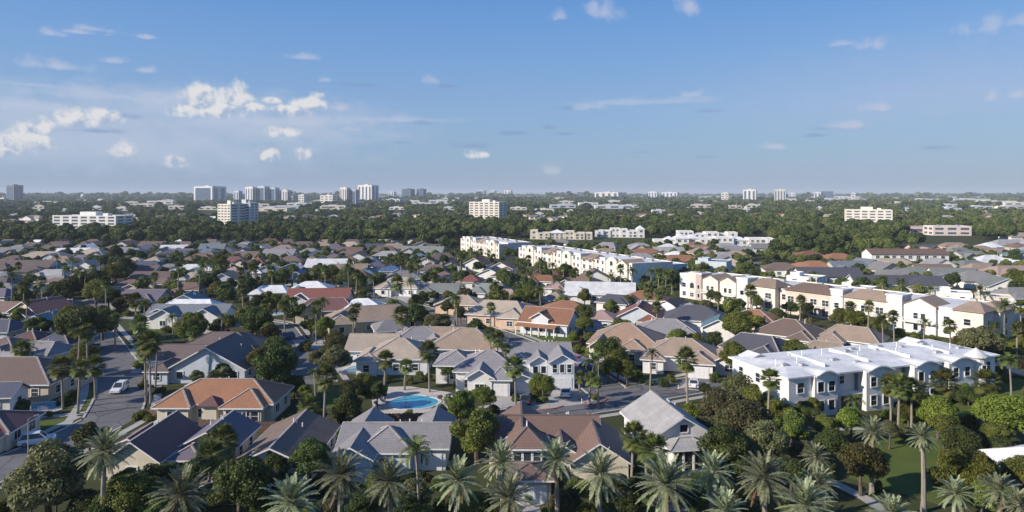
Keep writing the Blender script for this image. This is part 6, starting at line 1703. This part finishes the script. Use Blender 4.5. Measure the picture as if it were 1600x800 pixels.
for px, py, rp, col in ((222, 648, 14, 'mid'), (232, 655, 12, 'lime'), (250, 650, 12, 'mid'), (112, 618, 14, 'dark'), (98, 628, 12, 'dark'), (75, 647, 9, 'mid'), (360, 652, 12, 'mid'), (345, 655, 9, 'dark'), (690, 588, 12, 'dark'), (668, 590, 12, 'dark'), (640, 594, 10, 'mid'), (605, 592, 10, 'dark'), (720, 600, 14, 'dark'), (688, 640, 14, 'dark'), (715, 645, 16, 'mid'), (735, 640, 14, 'dark'), (640, 645, 8, 'lime'),
                        (770, 640, 14, 'dark'), (805, 622, 10, 'dark'), (835, 615, 12, 'lime'), (848, 625, 10, 'mid'), (930, 620, 8, 'mid'), (1000, 590, 14, 'lime'), (1035, 598, 12, 'dark'), (1048, 592, 10, 'mid'), (1015, 598, 8, 'dark'), (1120, 590, 14, 'dark'), (1100, 580, 12, 'mid'), (1150, 590, 16, 'mid'), (1165, 575, 12, 'dark'), (1385, 648, 12, 'lime'), (1412, 655, 12, 'lime'), (1350, 658, 10, 'bronze'), (1368, 652, 8, 'olive'), (1500, 620, 20, 'dark'), (1470, 622, 16, 'dark'), (1520, 615, 16, 'dark'),
                        (1425, 628, 16, 'mid'), (1550, 600, 18, 'mid'), (1565, 590, 14, 'lime'), (1080, 642, 18, 'lime'), (1540, 560, 12, 'mid'), (1580, 545, 16, 'lime'), (1405, 520, 12, 'lime'), (1430, 525, 10, 'mid'), (1455, 530, 12, 'mid'), (870, 512, 8, 'mid'), (845, 514, 8, 'dark'), (825, 512, 8, 'dark'), (905, 545, 12, 'mid'), (895, 525, 12, 'lime'), (925, 550, 14, 'mid'), (250, 610, 10, 'dark'), (232, 590, 12, 'mid'), (225, 600, 10, 'bronze'), (215, 570, 10, 'mid'), (230, 575, 12, 'dark'),
                        (260, 515, 10, 'mid'), (200, 490, 8, 'mid'), (185, 486, 8, 'dark'), (215, 535, 8, 'dark'), (290, 508, 14, 'mid'), (320, 505, 12, 'dark'), (450, 655, 12, 'dark'), (480, 655, 14, 'mid'), (530, 650, 14, 'dark'), (560, 650, 12, 'dark'), (655, 585, 8, 'mid'), (480, 540, 14, 'lime'), (510, 545, 10, 'dark'), (990, 730, 14, 'dark'), (1035, 720, 14, 'mid'), (960, 770, 18, 'dark'), (830, 775, 16, 'dark'), (860, 795, 16, 'mid'), (690, 790, 18, 'dark'), (730, 795, 16, 'dark'), (1085, 780, 18, 'dark'), (1160, 785, 18, 'dark'),
                        (1220, 780, 18, 'dark'), (1290, 735, 20, 'dark'), (1270, 730, 16, 'olive'), (1370, 760, 14, 'dark'), (1465, 745, 22, 'mid'), (1440, 660, 16, 'mid'), (1410, 675, 18, 'olive'), (1515, 660, 20, 'mid'), (1540, 680, 20, 'dark'), (1230, 690, 20, 'dark'), (1060, 715, 16, 'dark'), (1085, 700, 14, 'mid'), (240, 735, 22, 'dark'), (265, 725, 18, 'mid'), (420, 745, 18, 'dark'), (500, 760, 22, 'dark'), (590, 735, 14, 'dark'), (660, 745, 16, 'dark'), (180, 740, 20, 'dark'), (165, 775, 20, 'dark'), (330, 790, 24, 'dark')):
    shrub_px(px, py, rp, col)
for k in range(34):
    q = random.Random(k * 3 + 1); px = 20 + k * 36 + q.uniform(-14, 14)
    if 790 < px < 860 or 1015 < px < 1045: continue
    tree_px(px, q.uniform(768, 806), q.uniform(20, 30), 3.0, q.choice(('dark', 'dark', 'mid', 'olive', 'mid')))
for px, py, rp, col in ((238, 748, 28, 'mid'), (262, 740, 22, 'dark'), (196, 752, 22, 'dark'), (410, 748, 24, 'mid'), (440, 752, 20, 'dark'), (585, 752, 20, 'mid'), (690, 756, 18, 'dark'), (905, 762, 22, 'mid'), (965, 755, 22, 'dark'), (640, 745, 14, 'dark'), (870, 752, 16, 'dark')):
    tree_px(px, py, rp, 3.4, col)
# gap-filling garden trees, palms and shrubs: first those nearest the camera
tr_ = random.Random(17)
def free(x, y, r, m=.6):
    if hit(x, y, r * .4) or on_road(x, y, 1.2): return False
    for fx, fy, fr_ in FOOT:
        if (fx - x) ** 2 + (fy - y) ** 2 < ((fr_ + r) * m) ** 2: return False
    return True
def lawn_hit(px, py):
    for poly in LAWNS[:12]:
        ins = False; n = len(poly)
        for i in range(n):
            (x1, y1), (x2, y2) = poly[i], poly[i - 1]
            if (y1 > py) != (y2 > py) and px < (x2 - x1) * (py - y1) / (y2 - y1) + x1: ins = not ins
        if ins: return True
    return False
def row_front(x, y):
    if 1420 < P(x, y)[0] < 1520 and 355 < P(x, y)[1] < 385: return True
    for ox, oy, an, L in ((59.5, 242, -53.6, 92), (-33, 442, -64.7, 189)):
        dx, dy = x - ox, y - oy; u = dx * math.cos(R(an)) + dy * math.sin(R(an)); v = -dx * math.sin(R(an)) + dy * math.cos(R(an))
        if -4 < u < L + 4 and -16 < v < 0: return True
    return False
cand = []
for _ in range(11000):
    y = 100 + 400 * math.sqrt(tr_.random()); k = tr_.uniform(-.92, .92); x = k * y
    cand.append((y, x))
cand.sort()
STUFF_T = []
nt = npn = ns = 0
TREE_MAX = 296; have = sum(1 for o, *_ in REG if o['category'] == 'tree')
dens = random.Random(2)
for y, x in cand:
    px, py = P(x, y, 0)
    if y < 480:
        if px > 1120 and py < 400: continue
        r = tr_.choice((1.4, 1.9, 2.4, 2.9, 3.4, 4.0)) * (1 if y < 260 else .9); roll = tr_.random()
        if lawn_hit(px, py): continue
        if px > 1060 and py < 470 and roll < .35: continue
        if 590 < px < 740 and 590 < py < 665: continue
        if 925 < px < 1095 and 582 < py < 665: continue
        if (198 < px < 268 and 495 < py < 615) or (783 < px < 908 and 500 < py < 560) or (165 < px < 215 and 500 < py < 650): continue
        if not free(x, y, r, .74 if y < 200 else .95): continue
        if row_front(x, y) and (r > 2 or roll < .8): continue
        col = tr_.choice(('dark', 'dark', 'dark', 'mid', 'mid', 'mid', 'olive', 'bronze', 'lime' if px > 900 else 'mid'))
        if roll < .15 and npn < 70 and y > 140 and -20 < px < 1620:
            palm(x, y, tr_.uniform(6, 9.5), tr_.choice(('fan', 'queen')), tr_.uniform(.85, 1.1)); npn += 1
        elif roll < .40 and ns < 120 and -20 < px < 1620:
            shrub(x, y, min(r, 2.2), col); ns += 1; FOOT.append((x, y, r * .7))
        else:
            hc = r * tr_.uniform(.75, 1.1) + .8
            if have < TREE_MAX and -30 < px < 1630: tree(x, y, r, hc, col, None, y < 170); have += 1; nt += 1
            else: STUFF_T.append((x, y, r, hc)); FOOT.append((x, y, r))
print('filled trees', nt, 'palms', npn, 'shrubs', ns, 'rest', len(STUFF_T), 'all trees', have)
# ---------------------------------------------------------------- woods: one object, leaf-clump crowns on points
g = np.random.default_rng(77)
pts = []; scl = []
def rect_hit_np(X_, Y_, m=3):
    ok = np.ones(len(X_), bool)
    for ox, oy, c, s, x0, x1, y0, y1 in RECTS:
        dx, dy = X_ - ox, Y_ - oy
        u = dx * c + dy * s; v = -dx * s + dy * c
        ok &= ~((u > x0 - m) & (u < x1 + m) & (v > y0 - m) & (v < y1 + m))
    return ok
for x, y, r, hc in STUFF_T: pts.append((x, y, hc)); scl.append(r)
SH = [(G(px, py)[0], G(px, py)[1], wp) for px, py, wp in SHEDS0 + [(a, b, c * .8) for a, b, c in SHEDS[len(SHEDS0):]] + [(1470, 366, 101), (968, 370, 80), (875, 373, 100), (1070, 387, 100), (1160, 388, 90), (137, 366, 112), (1358, 354, 80)]]
def band(y0, y1, n, rmin, rmax, cond, far):
    Y = np.sqrt(g.uniform(y0 ** 2, y1 ** 2, n)); K = g.uniform(-.98, .98, n); X_ = K * Y
    r = g.uniform(rmin, rmax, n) * (1 + (Y > 1500) * .5 + (Y > 3000) * .8)
    PX = 800 + FOC * K; PY = HOR + FOC * CAMH / Y
    ok = cond(PX, PY, X_, Y) & rect_hit_np(X_, Y, 4)
    # low-frequency clearings
    nz = np.sin(X_ * .013 + 1.3 * np.sin(Y * .004)) * np.sin(Y * .0061 + X_ * .004)
    ok &= ~((nz > .72) & (Y > 900))
    # open ground in front of the listed buildings so that they show
    for sx, sy, wp in SH:
        wid = wp * sy / FOC / 2
        front = (np.abs(X_ - sx * (Y / sy)) < wid * 1.1) & (Y < sy) & (Y > sy * (.76 if wp == 101 else .72 if sy > 1500 else .84 if sy > 900 else .93))
        ok &= ~front
    for x, y, rr_ in zip(X_[ok], Y[ok], r[ok]): pts.append((x, y, rr_ * g.uniform(.75, 1.25) + 1.5)); scl.append(rr_)
def wood1(PX, PY, X_, Y):
    left = (PX < 735) & (PY < 387 + 4 * np.sin(PX * .03)) & ~((PX > 700) & (PY > 378)) 
    right = (PX > 1200) & (PY < 403 - (PX > 1400) * 12) & (PX < 1900)
    right &= ~((PX > 1440) & (PY > 378))
    mid = (PX >= 720) & (PX <= 1200) & (PY < 374)
    return left | right | mid
band(385, 900, 7800, 3.2, 6.2, wood1, False)
band(900, 1600, 9500, 3.5, 6.5, lambda a, b, c, d: np.ones(len(a), bool), True)
band(1600, 4000, 19000, 4, 7.5, lambda a, b, c, d: np.ones(len(a), bool), True)
band(4000, 12000, 14000, 8, 14, lambda a, b, c, d: np.ones(len(a), bool), True)
pts = np.array(pts, np.float32); scl = np.array(scl, np.float32)
me = bpy.data.meshes.new('background_trees'); me.vertices.add(len(pts)); me.vertices.foreach_set('co', pts.ravel())
a = me.attributes.new('size', 'FLOAT', 'POINT'); a.data.foreach_set('value', scl)
a = me.attributes.new('turn', 'FLOAT', 'POINT'); a.data.foreach_set('value', g.uniform(0, 6.28, len(pts)).astype(np.float32))
wood = link('background_trees', me); wood['kind'] = 'stuff'; wood['label'] = 'dense dark-green woods behind the estate out to the horizon'
def leafw():
    m, N, b = newmat('leaf_woods')
    at = N.n('ShaderNodeAttribute'); at.attribute_name = 'tint'; at.attribute_type = 'INSTANCER'
    a2 = N.n('ShaderNodeAttribute'); a2.attribute_name = 'leaf_rnd'
    f = N.m('ADD', N.m('MULTIPLY', at.outputs['Fac'], .7), N.m('MULTIPLY', a2.outputs['Fac'], .3))
    cr = N.n('ShaderNodeValToRGB'); N.l(f, cr.inputs[0]); e = cr.color_ramp.elements
    e[0].position = .1; e[0].color = (.036, .058, .020, 1); e[1].position = .95; e[1].color = (.185, .180, .085, 1)
    q = e.new(.5); q.color = (.076, .108, .032, 1); q = e.new(.75); q.color = (.130, .160, .045, 1)
    N.l(cr.outputs[0], b.inputs['Base Color']); b.inputs['Roughness'].default_value = .7; b.inputs['Specular IOR Level'].default_value = .15
    return m
M_WOODS = leafw()
a = me.attributes.new('tint', 'FLOAT', 'POINT'); a.data.foreach_set('value', g.random(len(pts)).astype(np.float32))
src = bpy.data.collections.new('wood_sources')
for k, cm in enumerate(CROWN_M + CROWN_F + CROWN_FF):
    c2 = cm.copy(); c2.materials.clear(); c2.materials.append(M_WOODS); so = bpy.data.objects.new('wood_crown_%02d' % k, c2)
    src.objects.link(so)
ng = bpy.data.node_groups.new('woods', 'GeometryNodeTree')
ng.interface.new_socket('Geometry', in_out='INPUT', socket_type='NodeSocketGeometry'); ng.interface.new_socket('Geometry', in_out='OUTPUT', socket_type='NodeSocketGeometry')
def gn(kind, **kw):
    n = ng.nodes.new(kind)
    for k, v in kw.items(): setattr(n, k, v)
    return n
gi, go = gn('NodeGroupInput'), gn('NodeGroupOutput')
m2p = gn('GeometryNodeMeshToPoints'); ng.links.new(gi.outputs[0], m2p.inputs[0])
iop = gn('GeometryNodeInstanceOnPoints'); ng.links.new(m2p.outputs[0], iop.inputs['Points'])
ci = gn('GeometryNodeCollectionInfo'); ci.inputs['Collection'].default_value = src; ci.inputs['Separate Children'].default_value = True; ci.inputs['Reset Children'].default_value = True
ng.links.new(ci.outputs[0], iop.inputs['Instance']); iop.inputs['Pick Instance'].default_value = True
pos = gn('GeometryNodeInputPosition'); sx = gn('ShaderNodeSeparateXYZ'); ng.links.new(pos.outputs[0], sx.inputs[0])
ri = gn('FunctionNodeRandomValue', data_type='INT'); ri.inputs['Min'].default_value = 0; ri.inputs['Max'].default_value = 4
rj = gn('FunctionNodeRandomValue', data_type='INT'); rj.inputs['Min'].default_value = 5; rj.inputs['Max'].default_value = 9
rk_ = gn('FunctionNodeRandomValue', data_type='INT'); rk_.inputs['Min'].default_value = 10; rk_.inputs['Max'].default_value = 13
cm2 = gn('FunctionNodeCompare', data_type='FLOAT', operation='GREATER_THAN'); ng.links.new(sx.outputs[1], cm2.inputs[0]); cm2.inputs[1].default_value = 1500
sw2 = gn('GeometryNodeSwitch', input_type='INT'); ng.links.new(cm2.outputs[0], sw2.inputs[0]); ng.links.new(rj.outputs[2], sw2.inputs[1]); ng.links.new(rk_.outputs[2], sw2.inputs[2])
cmp_ = gn('FunctionNodeCompare', data_type='FLOAT', operation='GREATER_THAN'); ng.links.new(sx.outputs[1], cmp_.inputs[0]); cmp_.inputs[1].default_value = 720
sw = gn('GeometryNodeSwitch', input_type='INT'); ng.links.new(cmp_.outputs[0], sw.inputs[0]); ng.links.new(ri.outputs[2], sw.inputs[1]); ng.links.new(sw2.outputs[0], sw.inputs[2])
ng.links.new(sw.outputs[0], iop.inputs['Instance Index'])
na = gn('GeometryNodeInputNamedAttribute', data_type='FLOAT'); na.inputs['Name'].default_value = 'size'; ng.links.new(na.outputs[0], iop.inputs['Scale'])
nb = gn('GeometryNodeInputNamedAttribute', data_type='FLOAT'); nb.inputs['Name'].default_value = 'turn'
cx = gn('ShaderNodeCombineXYZ'); ng.links.new(nb.outputs[0], cx.inputs[2])
er = gn('FunctionNodeEulerToRotation'); ng.links.new(cx.outputs[0], er.inputs[0]); ng.links.new(er.outputs[0], iop.inputs['Rotation'])
ng.links.new(iop.outputs[0], go.inputs[0])
md = wood.modifiers.new('woods', 'NODES'); md.node_group = ng
print('woods', len(pts))
# ------------------------------------------------------------------ air
mb = MB(); mb.box(-16000, 16000, -300, 22000, -1.5, 165, bottom=True)
hz = mb.build('haze', None) if False else link('haze', mb.mesh('haze', []))
hm = bpy.data.materials.new('haze_air'); hm.use_nodes = True; ht_ = hm.node_tree; ht_.nodes.clear()
ho = ht_.nodes.new('ShaderNodeOutputMaterial'); hv = ht_.nodes.new('ShaderNodeVolumePrincipled')
hv.inputs['Color'].default_value = (.80, .89, 1.0, 1); hv.inputs['Density'].default_value = 0.00009; hv.inputs['Anisotropy'].default_value = 0.0
ht_.links.new(hv.outputs[0], ho.inputs['Volume'])
hz.data.materials.append(hm); hz['kind'] = 'stuff'; hz['label'] = 'thin pale air haze over the whole landscape'
# ------------------------------------------------------------------ labels that single each thing out
LMK = []
for o, x, y, hw, lm, ds in REG:
    if lm: px, py = P(x, y, 2.5); LMK.append((px, py, hw * FOC / y, lm, o))
todo = {}
def rel(px, py, me_=None, skip=0):
    best = sorted(((abs(px - a) / 1.0 + abs(py - b) * 2.2, a, b, c, d) for a, b, c, d, o in LMK if o is not me_ and o.get('category') != 'street lamp'))[skip]
    _, a, b, c, d = best
    dx, dy = px - a, py - b
    if abs(dx) > max(c, 6) * .8 and abs(dx) > abs(dy) * 1.2: w = 'left of' if dx < 0 else 'right of'
    else: w = 'in front of' if dy > 0 else 'behind'
    return w, d
def art(s): return s if s.startswith(('the ',)) else 'the ' + s
ORD = ['first', 'second', 'third', 'fourth', 'fifth', 'sixth', 'seventh', 'eighth', 'ninth', 'tenth', 'eleventh', 'twelfth']
items = []
for o, x, y, hw, lm, ds in REG:
    if o.get('label'): continue
    px, py = P(x, y, 2.5)
    w, d = rel(px, py, o)
    items.append((ds + ' ' + w + ' ' + art(d), px, py, o))
grp = {}
for it in items: grp.setdefault(it[0], []).append(it)
for k, v in grp.items():
    if len(v) == 1: v[0][3]['label'] = k; continue
    v.sort(key=lambda t: t[1]); n = len(v)
    for i, t in enumerate(v):
        if n == 2: q = 'left of two' if i == 0 else 'right of two'
        elif i == 0: q = 'leftmost of %d' % n
        elif i == n - 1: q = 'rightmost of %d' % n
        elif i < 12: q = '%s from left of %d' % (ORD[i], n)
        else: q = '%s from right of %d' % (ORD[min(11, n - 1 - i)], n)
        l_ = k + ', ' + q
        if len(l_.split()) > 16: l_ = l_.replace('small ', '').replace(' far house in woods', ' far house').replace(' house in woods', ' house')
        t[3]['label'] = l_
lab = [o['label'] for o, *_ in REG]
for l in lab:
    if len(l.split()) > 16: print('LONG', l)
import collections
for l, n in collections.Counter(lab).items():
    if n > 1: print('DUP', n, l)
print('labels', len(lab), len(set(lab)), 'longest', max(len(l.split()) for l in lab), 'objects', len(bpy.data.objects))
